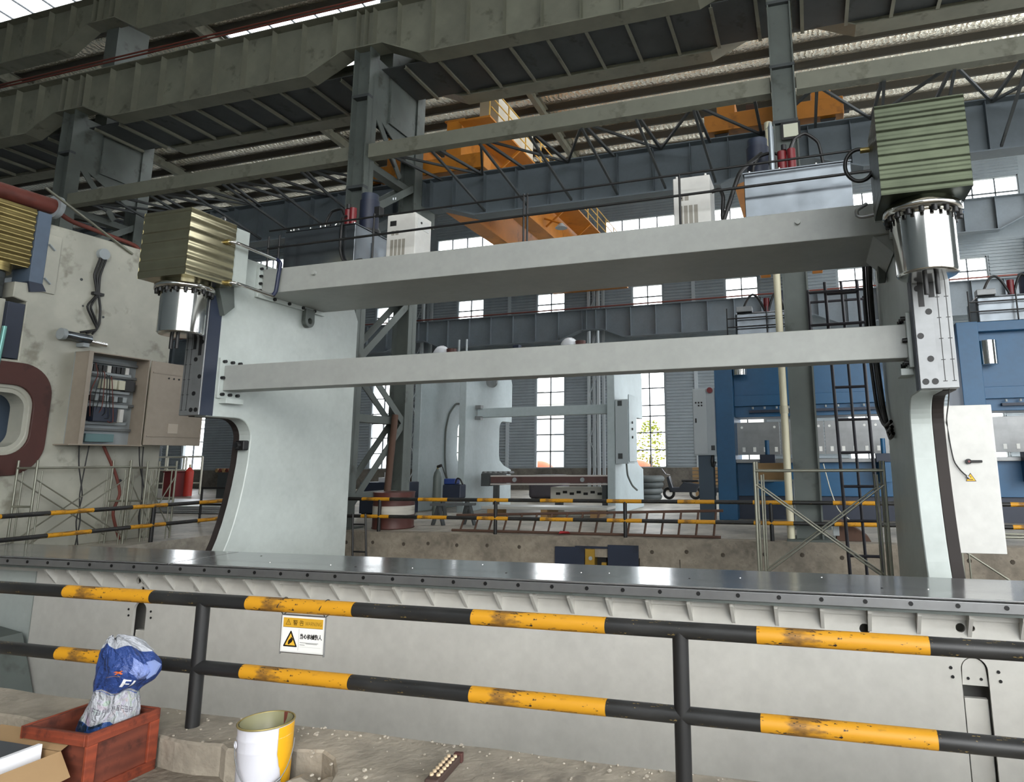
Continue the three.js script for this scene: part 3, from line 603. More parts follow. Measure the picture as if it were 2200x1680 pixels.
{ // pipe elbows and hoses at the blocks
  const t = thing('oil_pipe', 'bent steel oil pipes beside the left ribbed block', 'pipe', [-8.5, 4.4, -8.0]);
  for (const [y, dz] of [[5.02, -7.98], [4.38, -8.06]]) { tube(t, 'pipe', mat.chrome, [[-8.62, y, dz], [-8.5, y, dz], [-8.46, y - 0.005, dz - 0.12], [-8.46, y - 0.03, -8.85]], 0.03, 20); rod(t, 'union_nut', mat.brassOld, [-8.6, y, dz], [-8.53, y, dz], 0.05, 6); }
  tube(t, 'hose', M('#1c2440', { roughness: 0.4 }), [[-8.46, 5.0, -8.85], [-8.44, 4.95, -8.95], [-8.44, 4.75, -8.93], [-8.44, 4.45, -8.9], [-8.46, 4.36, -8.86]], 0.032, 24);
  const u = thing('hydraulic_hose', 'black hose loop beside the right green-gold block', 'hose', [0.85, 4.9, -8.1]);
  const loop = []; for (let i = 0; i <= 16; i++) { const a = Math.PI * (0.35 + 1.5 * i / 16); loop.push([0.74 + 0.16 * Math.cos(a), 5.02 + 0.2 * Math.sin(a), -8.05]); }
  tube(u, 'hose', mat.rubber, loop, 0.024, 40);
  rod(u, 'fitting', mat.brassOld, [0.76, 5.2, -8.05], [0.88, 5.2, -8.05], 0.035, 8);
  const v = thing('oil_pipe', 'short bent pipe at the right end of the upper beam', 'pipe', [0.8, 4.55, -8.6]);
  tube(v, 'pipe', mat.steelWire, [[1.0, 4.56, -8.5], [0.8, 4.55, -8.55], [0.72, 4.57, -8.56], [0.72, 4.66, -8.6], [0.85, 4.8, -8.8]], 0.026, 20);
  rod(v, 'flange', mat.rust, [0.97, 4.56, -8.5], [1.02, 4.56, -8.5], 0.07, 12); rod(v, 'stub', mat.steelWire, [1.0, 4.56, -8.5], [1.18, 4.56, -8.4], 0.03, 8);
}
// ---- cross beams
{
  const t = sub(press, 'upper_crossbeam', 'wide grey upper crossbeam', [-3.9, 4.44, -9.8]);
  const b = box(t, 'beam_body', mat.beamGrey, FL + 0.06, FR - 0.02, 4.45, 4.88, -10.55, -9.0, 0.012);
  for (const [x, s] of [[FL, 1], [FR, -1]]) { box(t, 'end_plate', mat.frameWhite, x, x + s * 0.06, 4.38, 4.95, -10.6, -8.92, 0.006); for (const z of [-9.3, -9.65, -10, -10.3]) rod(t, 'bolt', mat.bolt, [x + s * 0.06, 4.42, z], [x + s * 0.09, 4.42, z], 0.03, 8); for (const y of [4.5, 4.62, 4.75, 4.88]) rod(t, 'bolt', mat.bolt, [x + s * 0.06, y, -8.95], [x + s * 0.1, y, -8.95], 0.025, 8); }
  mesh(t, 'haunch_plate', prismZ([[FR - 0.25, 4.45], [FR - 0.02, 4.45], [FR - 0.02, 4.2]], -10.3, -9.05), mat.beamGrey);
  for (const x of [-7.76, -0.0]) rod(t, 'lug', mat.beamGrey, [x, 4.72, -9.0], [x, 4.72, -8.95], 0.035, 12);
  const m = sub(press, 'middle_crossbeam', 'slim grey middle crossbeam', [-3.9, 2.73, -8.55]);
  box(m, 'beam_body', mat.beamGrey, FL + 0.05, FR - 0.04, 2.74, 3.14, -8.72, -8.4, 0.012);
  for (const [x, s] of [[FL, 1], [FR, -1]]) {
    box(m, 'end_plate', mat.frameWhite, x, x + s * 0.05, 2.62, 3.26, -8.78, -8.32, 0.006);
    for (const y of [2.68, 3.2]) for (const z of [-8.38, -8.53, -8.68]) rod(m, 'bolt', mat.bolt, [x + s * 0.05, y, z], [x + s * 0.1, y, z], 0.026, 8);
    rod(m, 'bolt', mat.bolt, [x + s * 0.05, 2.94, -8.36], [x + s * 0.1, 2.94, -8.36], 0.026, 8);
    box(m, 'seat_block', mat.frameWhite, x, x + s * 0.14, 2.54, 2.62, -8.75, -8.4, 0.006);
  }
}
// ---- tanks and coolers on the upper beam
function tank(x0, x1, label, withSide) {
  const y0 = 4.88, y1 = 5.63, z0 = -10.2, z1 = -9.3, t = thing('oil_tank', label, 'oil tank', [(x0 + x1) / 2, y0, -9.75], 'stainless oil tanks on the upper beam');
  box(t, 'tank_body', mat.stainless, x0, x1, y0, y1, z0, z1, 0.012);
  const lid = box(t, 'lid', mat.stainless, x0 - 0.012, x1 + 0.012, y1, y1 + 0.015, z0 - 0.012, z1 + 0.012);
  for (const x of [x0 + 0.08, x0 + 0.5, x1 - 0.45, x1 - 0.06]) rod(lid, 'lid_nut', mat.chrome, [x, y1 + 0.015, z1 - 0.05], [x, y1 + 0.05, z1 - 0.05], 0.022, 8);
  if (withSide) { box(t, 'hatch', mat.stainless, x1, x1 + 0.02, y0 + 0.22, y1 - 0.2, z0 + 0.08, z1 - 0.45, 0.004); rod(t, 'drain_plug', mat.bolt, [x1, y0 + 0.14, z1 - 0.15], [x1 + 0.05, y0 + 0.14, z1 - 0.15], 0.035, 10); }
  return t;
}
tank(-8.72, -7.25, 'stainless oil tank on the upper beam near left block', true);
tank(-0.705, 0.745, 'large stainless oil tank on the upper beam near right block', false);
function cooler(x0, label, panel) {
  const x1 = x0 + 0.55, y0 = 4.88, y1 = 5.745, z0 = -9.89, z1 = -9.4, t = thing('oil_cooler', label, 'cooler', [x0 + 0.27, y0, -9.65], 'oil coolers on the upper beam');
  const b = box(t, 'casing', mat.cabinetWhite, x0, x1, y0 + 0.02, y1, z0, z1, 0.012);
  for (let k = 0; k < 4; k++) box(b, 'grille', M('#8b877e', { roughness: 0.6 }), x0 + 0.08 + k * 0.075, x0 + 0.135 + k * 0.075, y0 + 0.12, y0 + 0.42, z1 - 0.004, z1 + 0.004);
  for (let k = 0; k < 2; k++) box(b, 'grille', M('#8b877e', { roughness: 0.6 }), x0 + 0.09 + k * 0.08, x0 + 0.15 + k * 0.08, y0 + 0.5, y0 + 0.58, z1 - 0.004, z1 + 0.004);
  if (panel) { const p = box(b, 'display', mat.black, x0 + 0.06, x0 + 0.18, y1 - 0.2, y1 - 0.11, z1 - 0.002, z1 + 0.006); for (const k of [0, 1]) box(p, 'digit', M('#cfd4da', { roughness: 0.5 }), x0 + 0.085 + k * 0.045, x0 + 0.105 + k * 0.045, y1 - 0.175, y1 - 0.135, z1 + 0.004, z1 + 0.0075);
    box(b, 'control_panel', M('#c6c7c4', { roughness: 0.5 }), x1, x1 + 0.008, y1 - 0.25, y1 - 0.08, z1 - 0.4, z1 - 0.06);
    for (const [dz, dy] of [[0.16, 0.14], [0.34, 0.17]]) rod(b, 'switch', mat.bolt, [x1, y1 - dy, z1 - dz], [x1 + 0.02, y1 - dy, z1 - dz], 0.02, 10); }
  for (const dx of [0.05, 0.48]) rod(b, 'lifting_lug', mat.cabinetWhite, [x0 + dx, y1, z1 - 0.06], [x0 + dx, y1 + 0.045, z1 - 0.06], 0.018, 8);
  for (const [dx, dz] of [[0.04, 0.06], [0.51, 0.06], [0.04, 0.43], [0.51, 0.43]]) rod(t, 'foot', mat.bolt, [x0 + dx, y0, z1 - dz], [x0 + dx, y0 + 0.03, z1 - dz], 0.025, 8);
  return t;
}
cooler(-6.69, 'white oil cooler with black display beside the left tank', true);
const coolR = cooler(-1.755, 'white oil cooler left of the right tank', false);
rod(coolR, 'latch', mat.bolt, [-1.64, 5.42, -9.4], [-1.64, 5.42, -9.39], 0.02, 8);
tube(coolR, 'outlet_hose', mat.rubber, [[-1.2, 5.55, -9.6], [-1.08, 5.55, -9.55], [-1.03, 5.4, -9.5], [-1.05, 5.1, -9.5], [-1.0, 4.96, -9.5], [-0.8, 4.97, -9.5], [-0.71, 5.0, -9.5]], 0.03, 30);
// ---- red valves, motors and hoses on the tanks
for (const [x, label, right] of [[-7.5, 'red valve cylinder on the left oil tank', 0], [-0.1, 'red valve cylinder on the right oil tank', 1]]) {
  const y = 5.645, t = thing('valve', label, 'valve', [x, y, -9.5], 'red valves on the tanks');
  rod(t, 'body', mat.red, [x - 0.06, y, -9.5], [x - 0.06, y + 0.34, -9.5], 0.07, 16); rod(t, 'body', mat.red, [x + 0.07, y, -9.45], [x + 0.07, y + 0.34, -9.45], 0.06, 16);
  rod(t, 'cap', mat.black, [x - 0.03, y + 0.34, -9.45], [x - 0.03, y + 0.42, -9.45], 0.04, 10);
  const h = thing('hydraulic_hose', right ? 'black hose arching over the right oil tank' : 'black hose hanging in front of the left oil tank', 'hose', [x, y, -9.5]);
  if (right) { tube(h, 'hose', mat.rubber, [[x + 0.03, y + 0.3, -9.5], [x + 0.12, y + 0.52, -9.52], [x + 0.28, y + 0.6, -9.55], [x + 0.45, y + 0.45, -9.58], [x + 0.5, y + 0.12, -9.6], [x + 0.5, y, -9.6]], 0.024, 36); rod(h, 'fitting', mat.chrome, [x + 0.5, y, -9.6], [x + 0.5, y + 0.1, -9.6], 0.035, 8); tube(h, 'hose', mat.rubber, [[x - 0.06, y + 0.28, -9.5], [x - 0.2, y + 0.36, -9.52], [x - 0.38, y + 0.34, -9.55], [x - 0.48, y + 0.2, -9.56], [x - 0.48, y, -9.56]], 0.024, 30); }
  else { tube(h, 'hose', mat.rubber, [[x - 0.05, y + 0.2, -9.42], [x - 0.02, y + 0.12, -9.3], [x, y - 0.05, -9.26], [x, y - 0.45, -9.26], [x + 0.06, y - 0.65, -9.27], [x + 0.18, y - 0.73, -9.28]], 0.024, 36); tube(h, 'hose', mat.rubber, [[x - 0.14, y + 0.2, -9.55], [x - 0.3, y + 0.42, -9.6], [x - 0.5, y + 0.4, -9.6], [x - 0.62, y + 0.2, -9.6], [x - 0.64, y, -9.6]], 0.024, 30); }
  const m = thing('pump_motor', right ? 'dark upright pump motor behind the right tank' : 'blue-grey upright pump motor behind the left tank', 'motor', [right ? x - 0.75 : x + 0.32, 5.645, -9.75], 'pump motors on the tanks');
  const mx = right ? x - 0.42 : x + 0.1;
  rod(m, 'motor_body', right ? M('#1d2436', { roughness: 0.5 }) : M('#1b2236', { roughness: 0.5 }), [mx, 5.7, -9.85], [mx, 6.25, -9.85], 0.17, 18);
  rod(m, 'motor_flange', mat.black, [mx, 5.645, -9.85], [mx, 5.7, -9.85], 0.2, 18); rod(m, 'fan_cover', mat.blueCabinet, [mx, 6.25, -9.85], [mx, 6.38, -9.85], 0.15, 18);
  box(m, 'terminal_box', mat.black, mx + 0.12, mx + 0.26, 5.95, 6.12, -9.92, -9.78, 0.01);
}
{ // tall filter tube left of right tank's motor
  const t = thing('filter_tube', 'tall grey filter tube standing on the right tank', 'filter', [-0.28, 5.645, -9.4]);
  rod(t, 'tube', M('#98a0a6', { metalness: 0.7, roughness: 0.3 }), [-0.3, 5.645, -9.4], [-0.3, 6.35, -9.4], 0.04, 14); rod(t, 'cap', mat.winFrame, [-0.3, 6.35, -9.4], [-0.3, 6.42, -9.4], 0.035, 14, 0.02);
  const u = thing('pipe_fitting', 'row of small chrome fittings on top of the left tank', 'fitting', [-8.2, 5.645, -9.4]);
  for (const x of [-8.62, -8.05, -7.95, -7.72]) { rod(u, 'stub', mat.chrome, [x, 5.645, -9.4], [x, 5.71, -9.4], 0.025, 8); rod(u, 'elbow', mat.chrome, [x, 5.7, -9.4], [x + 0.1, 5.7, -9.4], 0.022, 8); }
}
// ---- handrail on the beam
{
  const t = thing('beam_handrail', 'thin black pipe handrail along the upper beam', 'handrail', [-4, 4.88, -9.08]);
  const z = -9.08, hr = 0.017;
  for (const y of [5.46, 5.66]) { }
  rod(t, 'rail', mat.black, [-8.85, 5.60, z], [1.0, 5.68, z], hr, 8);
  rod(t, 'rail', mat.black, [-8.85, 5.28, z], [1.0, 5.36, z], hr + 0.004, 8);
  for (const x of [-8.85, -8.62, -6.72, -4.03, -3.97, -1.6, 0.98]) rod(t, 'post', mat.black, [x, 4.88, z], [x, x < -8 ? 5.5 : 5.67, z], hr, 8);
  // hose bundle crossing to the cooler
  const h = thing('hydraulic_hose', 'black hose leaning between right cooler and tank', 'hose', [-0.95, 4.88, -9.2]);
  tube(h, 'hose', mat.rubber, [[-1.02, 4.88, -9.2], [-0.92, 5.2, -9.25], [-0.75, 5.7, -9.35], [-0.45, 6.05, -9.6]], 0.032, 24);
}
// ---- pressing table and its front
{
  const t = sub(press, 'press_table', 'bright steel table top', [-4.5, 0.2, -7.8]);
  const J = -8.2, x0 = -13.0, x1 = 4.6;
  box(t, 'table_plate', mat.tableSteel, x0, J - 0.012, 0.3, TY, -8.36, -7.2, 0.008);
  box(t, 'table_plate', mat.tableSteel, J + 0.012, x1, 0.3, TY, -8.36, -7.2, 0.006);
  box(t, 'table_core', mat.panelGrey, x0, x1, 0.09, 0.3, -8.34, -7.4);
  const st = box(t, 'edge_strip', mat.stripSteel, x0, x1, 0.2, 0.293, -7.4, -7.195, 0.006);
  const qz = new THREE.Quaternion().setFromEuler(new THREE.Euler(Math.PI / 2, 0, 0)), hg = cylG(0.021, 0.021, 0.01, 14);
  for (let k = -12; k < 32; k++) { const x = -8.85 + 0.4 * k; if (x > x0 && x < x1) put(t, 'bolt_hole', hg, mat.bolt, x + 0.05, 0.255, -7.193, qz); }
  box(t, 'edge_strip', mat.steelGreen, x0, x1, 0.17, 0.197, -7.4, -7.215);
  for (let k = 0; k < 16; k++) put(t, 'threaded_hole', cylG(0.012, 0.012, 0.006, 8), k % 3 ? mat.chrome : mat.bolt, -7.5 + k * 0.67 + rr(-0.2, 0.2), TY + 0.001, -7.5 - rr(0, 0.6));
  const b = sub(press, 'front_panel', 'tall light grey front panel', [-4.5, -2.6, -7.5]);
  const slot = (x) => [[x - 0.115, -1.9], [x + 0.115, -1.9], ...arc(x, -0.36, 0.115, 0, Math.PI, 14)];
  const circ = (x, y, r) => arc(x, y, r, 0, 2 * Math.PI * 15 / 16, 15);
  const holes = [slot(-8.92), slot(1.33), circ(0.39, -0.05, 0.05), circ(1.245, 0.01, 0.042), circ(1.345, 0.01, 0.026), circ(1.245, -0.12, 0.042), circ(1.345, -0.12, 0.026), circ(-8.9, 0.03, 0.045), circ(-9.0, 0.03, 0.045), circ(-8.92, -0.09, 0.045), circ(-7.98, -0.02, 0.05)];
  mesh(b, 'front_sheet', prismZ([[-10.95, -2.6], [4.6, -2.6], [4.6, 0.17], [-10.95, 0.17]], -7.49, -7.45, 0, holes), mat.panelGrey);
  box(b, 'inner_wall', mat.panelGrey, -10.9, 4.6, -2.6, 0.09, -8.3, -7.9);
  for (const x of [-8.92, 1.33]) {
    const s = box(b, 'slide_block', mat.panelGrey, x - 0.1, x + 0.1, -1.9, -0.62, -7.56, -7.5, 0.006);
    if (x > 0) mesh(b, 'slot_cap', prismZ([[x - 0.108, -0.5], [x + 0.108, -0.5], ...arc(x, -0.36, 0.1, 0, Math.PI, 14)], -7.53, -7.475), mat.panelGrey);
    if (x > 0) for (const dx of [-0.055, 0.055]) put(b, 'bolt_hole', cylG(0.013, 0.013, 0.01, 10), mat.bolt, x + dx, -0.44, -7.473, qz);
    for (const [dx, y] of [[-0.2, -0.35], [-0.19, -0.43], [0.2, -0.36], [0.21, -0.44], [-0.2, -1.0], [-0.09, -1.0]]) put(b, 'bolt_hole', cylG(0.015, 0.015, 0.01, 10), mat.bolt, x + dx, y, -7.448, qz);
  }
  const gus = prismX([[-7.45, 0.168], [-7.28, 0.168], [-7.28, 0.13], [-7.43, -0.05], [-7.45, -0.07]], 0, 0.035);
  for (let x = -10.6; x < 4.4; x += 0.44) { const m = put(b, 'gusset', gus, mat.panelGrey, x + 0.02, 0, 0); }
  // sloping foot at the left end
  const f = sub(press, 'table_foot', 'dark grey end support with sloping foot', [-11.4, -2.6, -7.4]);
  mesh(f, 'upright', prismZ([[-12.4, -2.6], [-11.0, -2.6], [-11.05, 0.09], [-12.4, 0.09]], -7.9, -7.5), mat.frameWhite);
  mesh(f, 'sloping_foot', prismZ([[-12.6, -1.9], [-10.55, -1.9], [-10.6, -1.6], [-11.0, -0.75], [-12.6, -0.55]], -7.4, -7.0, 0.01), mat.steelGreen);
}
// ---- electric cabinet on the right frame
{
  const x0 = 1.6, x1 = 2.14, y0 = 0.46, y1 = 2.24, z1 = -9.35, t = thing('electric_cabinet', 'tall white electric cabinet with warning triangle on right frame', 'cabinet', [1.87, y0, -9.5]);
  box(t, 'mounting_bracket', mat.steelGreen, 1.57, x0 + 0.05, y0 + 0.3, y1 - 0.3, z1 - 0.25, z1 - 0.1);
  box(t, 'body', mat.cabinetWhite, x0, x1, y0 + 0.01, y1 - 0.01, z1 - 0.3, z1 - 0.03, 0.008);
  const d = box(t, 'door', mat.cabinetWhite, x0 - 0.02, x1 + 0.01, y0, y1, z1 - 0.025, z1, 0.008);
  const h = rod(d, 'switch_knob', mat.black, [1.83, 1.55, z1], [1.83, 1.55, z1 + 0.04], 0.032, 16);
  box(d, 'switch_lever', mat.black, 1.84, 1.98, 1.535, 1.565, z1 + 0.03, z1 + 0.05, 0.008); rod(d, 'switch_hub', mat.red, [1.83, 1.55, z1 + 0.04], [1.83, 1.55, z1 + 0.052], 0.014, 10);
  const c = document.createElement('canvas'); c.width = 256; c.height = 224; const k = c.getContext('2d');
  k.fillStyle = '#f2b71a'; k.fillRect(0, 0, 256, 224); k.strokeStyle = '#1a1510'; k.lineWidth = 16; k.beginPath(); k.moveTo(128, 14); k.lineTo(246, 214); k.lineTo(10, 214); k.closePath(); k.stroke();
  k.fillStyle = '#1a1510'; k.beginPath(); k.moveTo(136, 62); k.lineTo(112, 112); k.lineTo(128, 112); k.lineTo(120, 152); k.lineTo(148, 100); k.lineTo(130, 100); k.closePath(); k.fill(); k.fillRect(76, 166, 104, 20);
  const tx = new THREE.CanvasTexture(c); tx.colorSpace = THREE.SRGBColorSpace;
  const tri = new THREE.BufferGeometry(); tri.setAttribute('position', new THREE.BufferAttribute(new Float32Array([-0.06, 0, 0, 0.06, 0, 0, 0, 0.104, 0]), 3)); tri.setAttribute('uv', new THREE.BufferAttribute(new Float32Array([0, 0, 1, 0, 0.5, 1]), 2)); tri.computeVertexNormals();
  put(d, 'warning_triangle', tri, new THREE.MeshStandardMaterial({ map: tx, roughness: 0.5, side: THREE.DoubleSide }), 1.84, 1.31, z1 + 0.003);
  const w = thing('control_cable', 'thin black cable hanging in front of the white cabinet', 'cable', [1.7, 1.36, z1 + 0.03]);
  tube(w, 'cable', mat.rubber, [[1.475, 2.35, -8.1], [1.52, 2.2, -8.5], [1.63, 2.05, z1 + 0.03], [1.645, 1.75, z1 + 0.03], [1.67, 1.55, z1 + 0.03], [1.74, 1.43, z1 + 0.03], [1.80, 1.37, z1 + 0.03]], 0.008, 40, 6);
  rod(w, 'plug', mat.steelWire, [1.79, 1.375, z1 + 0.03], [1.82, 1.345, z1 + 0.03], 0.016, 8);
  // cable bundle down the inner face
  const b = thing('cable_bundle', 'thick black cable bundle hanging down the right frame', 'cable', [FR - 0.1, 1.9, -11.6]);
  for (const [dx, dz, l] of [[0, 0, 1.95], [-0.05, 0.05, 2.0], [-0.1, -0.02, 2.08], [-0.03, 0.14, 1.9]]) tube(b, 'cable', mat.rubber, [[FR - 0.08 + dx, 5.0, -11.4 + dz], [FR - 0.1 + dx, 4.2, -11.45 + dz], [FR - 0.09 + dx, 3.2, -11.5 + dz], [FR - 0.06 + dx, 2.4, -11.4 + dz], [FR - 0.05 + dx * 0.6, l, -11.0 + dz], [FR - 0.04, l + 0.05, -10.75 + dz]], 0.028, 30);
}

// ================================================================ PIPE FENCES
function fence(label, along, fixed, a, b, posts, y0, firstYellow, pitch, group) {   // along 'x' or 'z'; fixed = the other coordinate
  const pt = (s, y) => (along === 'x' ? [s, y, fixed] : [fixed, y, s]);
  const t = thing('pipe_fence', label, 'fence', pt((a + b) / 2, y0), group), r = 0.041;
  for (const p of posts) { const o = rod(t, 'post', mat.post, pt(p, y0), pt(p, y0 + 0.74), r, 18); }
  for (const y of [y0 + 0.345, y0 + 0.745]) {
    const cuts = [a]; for (let s = firstYellow - pitch * 60; s < b; s += pitch) if (s > a + 0.02) cuts.push(s); cuts.push(b);
    for (let i = 0; i + 1 < cuts.length; i++) {
      const mid = (cuts[i] + cuts[i + 1]) / 2, k = Math.floor((mid - firstYellow) / pitch);
      rod(t, 'rail_segment', ((k % 2) + 2) % 2 === 0 ? mat.yellowStripe : mat.blackStripe, pt(cuts[i], y), pt(cuts[i + 1], y), r + (((k % 2) + 2) % 2 === 0 ? 0.0008 : 0), 20);
    }
  }
  return t;
}
fence('yellow and black pipe fence in the foreground before the press', 'x', -3.6, -8.6, 3.9, [-6.87, -3.785, -0.70, 2.385], 0, -4.98, 0.7775);
fence('yellow and black pipe fence on the far side of the pit', 'x', -14.22, -13.36, 5.9, [-12.95, -9.93, -6.9, -3.88, -0.86, 2.18, 5.2], 0, -8.886, 0.768);
fence('yellow and black pipe fence along the left edge of the pit', 'z', -13.42, -14.1, -4.2, [-14.0, -11.28, -8.25, -5.2], 0, -9.99, 0.79);

// ---- warning sign hung from the front fence
{
  const G = { jing: [[8, 12, 50, 12], [20, 4, 20, 20], [36, 4, 36, 20], [12, 24, 46, 24, 44, 42], [18, 31, 36, 31, 36, 41, 18, 41, 18, 31], [62, 4, 54, 20], [60, 12, 95, 12], [85, 12, 58, 44], [64, 20, 95, 44], [10, 52, 90, 52], [22, 62, 78, 62], [22, 71, 78, 71], [25, 80, 75, 80, 75, 96, 25, 96, 25, 80]],
    gao: [[28, 5, 18, 25], [25, 20, 85, 20], [50, 5, 50, 45], [8, 45, 92, 45], [22, 58, 78, 58, 78, 94, 22, 94, 22, 58]],
    dang: [[50, 5, 50, 32], [22, 12, 32, 28], [78, 12, 68, 28], [15, 38, 85, 38, 85, 92], [12, 92, 86, 92], [20, 65, 85, 65]],
    xin: [[15, 45, 9, 72], [32, 35, 34, 76, 44, 86, 74, 86, 78, 70], [45, 14, 56, 32], [74, 36, 90, 60]],
    ji: [[5, 32, 42, 32], [24, 8, 24, 95], [24, 36, 5, 68], [24, 40, 42, 60], [56, 15, 56, 60, 45, 92], [56, 15, 84, 15, 84, 82, 96, 88, 97, 74]],
    xie: [[3, 32, 36, 32], [20, 8, 20, 95], [20, 36, 4, 66], [20, 40, 36, 58], [42, 28, 97, 28], [42, 54, 78, 54], [52, 40, 52, 66, 44, 90], [66, 40, 66, 90], [78, 8, 84, 56, 97, 92], [95, 44, 74, 86], [86, 8, 94, 18]],
    shang: [[24, 8, 7, 46], [16, 35, 16, 95], [46, 6, 35, 30], [42, 22, 94, 22], [36, 48, 90, 48, 86, 84, 76, 92], [62, 32, 58, 60, 34, 93]],
    ren: [[50, 8, 47, 46, 8, 92], [50, 44, 62, 66, 94, 92]] };
  const c = document.createElement('canvas'); c.width = 768; c.height = 600; const k = c.getContext('2d');
  const glyph = (g, x, y, s, lw, style, sy = s) => { k.strokeStyle = style; k.lineWidth = lw; k.lineCap = 'square'; for (const st of G[g]) { k.beginPath(); for (let i = 0; i < st.length; i += 2) (i ? k.lineTo(x + st[i] * s, y + st[i + 1] * sy) : k.moveTo(x + st[i] * s, y + st[i + 1] * sy)); k.stroke(); } };
  k.fillStyle = '#d9d9d6'; k.fillRect(0, 0, 768, 600); k.fillStyle = '#e6e6e3'; k.fillRect(24, 24, 720, 552);
  k.fillStyle = '#c99b2b'; k.fillRect(28, 34, 712, 158); k.fillStyle = '#5a471a'; k.fillRect(28, 188, 712, 6);
  k.strokeStyle = '#6a5010'; k.lineWidth = 9; k.beginPath(); k.moveTo(118, 62); k.lineTo(160, 150); k.lineTo(76, 150); k.closePath(); k.stroke(); k.fillStyle = '#6a5010'; k.fillRect(114, 92, 8, 30); k.fillRect(114, 130, 8, 8);
  glyph('jing', 200, 66, 0.9, 8, '#6a5010'); glyph('gao', 312, 66, 0.9, 9, '#6a5010');
  k.fillStyle = '#6a5010'; k.font = '82px sans-serif'; k.fillText('WARNING', 424, 146, 296);
  k.fillStyle = '#e0b23a'; k.strokeStyle = '#191308'; k.lineWidth = 24; k.lineJoin = 'round'; k.beginPath(); k.moveTo(176, 262); k.lineTo(284, 500); k.lineTo(62, 500); k.closePath(); k.fill(); k.stroke();
  k.fillStyle = '#191308'; k.beginPath(); k.ellipse(176, 416, 30, 56, 0.7, 0, 7); k.fill(); k.beginPath(); k.ellipse(150, 456, 16, 22, 0.6, 0, 7); k.fill(); k.beginPath(); k.arc(190, 366, 12, 0, 7); k.fill();
  k.fillStyle = '#8d8d8b'; k.fillRect(318, 212, 5, 350);
  ['dang', 'xin', 'ji', 'xie', 'shang', 'ren'].forEach((g, i) => glyph(g, 340 + i * 66, 286, 0.6, 12, '#101010', 0.86));
  k.fillStyle = '#9a9a98'; for (const [x, y, w] of [[344, 426, 330], [344, 462, 92], [452, 440, 200]]) k.fillRect(x, y, w, 12); k.fillRect(340, 500, 380, 3);
  const tx = new THREE.CanvasTexture(c); tx.colorSpace = THREE.SRGBColorSpace; tx.anisotropy = 8;
  const t = thing('warning_sign', 'yellow and white warning sign wired to the front fence', 'sign', [-3.01, 0.475, -3.6]);
  const x0 = -3.165, x1 = -2.85, y0 = 0.478, y1 = 0.69, z = -3.6;
  const b = box(t, 'board', mat.whiteCard, x0, x1, y0, y1, z - 0.003, z + 0.003, 0.001);
  const pg = new THREE.PlaneGeometry(x1 - x0 - 0.004, y1 - y0 - 0.004); put(b, 'print', pg, new THREE.MeshStandardMaterial({ map: tx, roughness: 0.45 }), (x0 + x1) / 2, (y0 + y1) / 2, z + 0.0042);
  mesh(b, 'frame', merge([rodG([x0, y0, z], [x1, y0, z], 0.005), rodG([x0, y1, z], [x1, y1, z], 0.005), rodG([x0, y0 - 0.012, z], [x0, y1, z], 0.005), rodG([x1, y0 - 0.012, z], [x1, y1, z], 0.005)]), mat.steelWire);
  for (const [x, s] of [[x0 + 0.004, 1], [x1 - 0.004, 1]]) { tube(t, 'wire', mat.black, [[x, y1, z], [x - 0.02, y1 + 0.03, z + 0.01], [x - 0.01, 0.745, z + 0.047], [x + 0.01, 0.792, z], [x + 0.02, 0.745, z - 0.047], [x + 0.022, y1 + 0.02, z - 0.02], [x, y1, z]], 0.0028, 30, 6); }
}

// ================================================================ FOREGROUND THINGS
{ // wooden crate
  const x0 = -4.34, x1 = -3.84, y0 = LOW, y1 = 0.16, z0 = -3.41, z1 = -2.98, w = 0.018;
  const t = thing('wooden_crate', 'open red-brown wooden crate holding the blue bag', 'crate', [-4.09, y0, -3.2]);
  box(t, 'floor_board', mat.woodPanel, x0, x1, y0, y0 + w, z0, z1);
  box(t, 'side_panel', mat.woodPanel, x0 + 0.012, x0 + 0.03, y0 + w, y1, z0 + 0.012, z1 - 0.012); box(t, 'side_panel', mat.woodPanel, x1 - 0.03, x1 - 0.012, y0 + w, y1, z0 + 0.012, z1 - 0.012);
  box(t, 'side_panel', mat.woodPanel, x0 + 0.03, x1 - 0.03, y0 + w, y1, z0 + 0.012, z0 + 0.03); box(t, 'side_panel', mat.woodPanel, x0 + 0.03, x1 - 0.03, y0 + w, y1, z1 - 0.03, z1 - 0.012);
  for (const [xa, xb] of [[x1 - 0.012, x1 + 0.006], [x0 - 0.006, x0 + 0.012]]) { box(t, 'rail', mat.wood, xa, xb, y1 - 0.055, y1 + 0.004, z0, z1, 0.003); box(t, 'rail', mat.wood, xa, xb, y0, y0 + 0.055, z0, z1, 0.003); box(t, 'stile', mat.wood, xa, xb, y0 + 0.055, y1 - 0.055, z0, z0 + 0.06, 0.003); box(t, 'stile', mat.wood, xa, xb, y0 + 0.055, y1 - 0.055, z1 - 0.06, z1, 0.003); }
  for (const [za, zb] of [[z1 - 0.012, z1 + 0.006], [z0 - 0.006, z0 + 0.012]]) { box(t, 'rail', mat.wood, x0 + 0.012, x1 - 0.012, y1 - 0.055, y1 + 0.004, za, zb, 0.003); box(t, 'rail', mat.wood, x0 + 0.012, x1 - 0.012, y0, y0 + 0.055, za, zb, 0.003); }
}
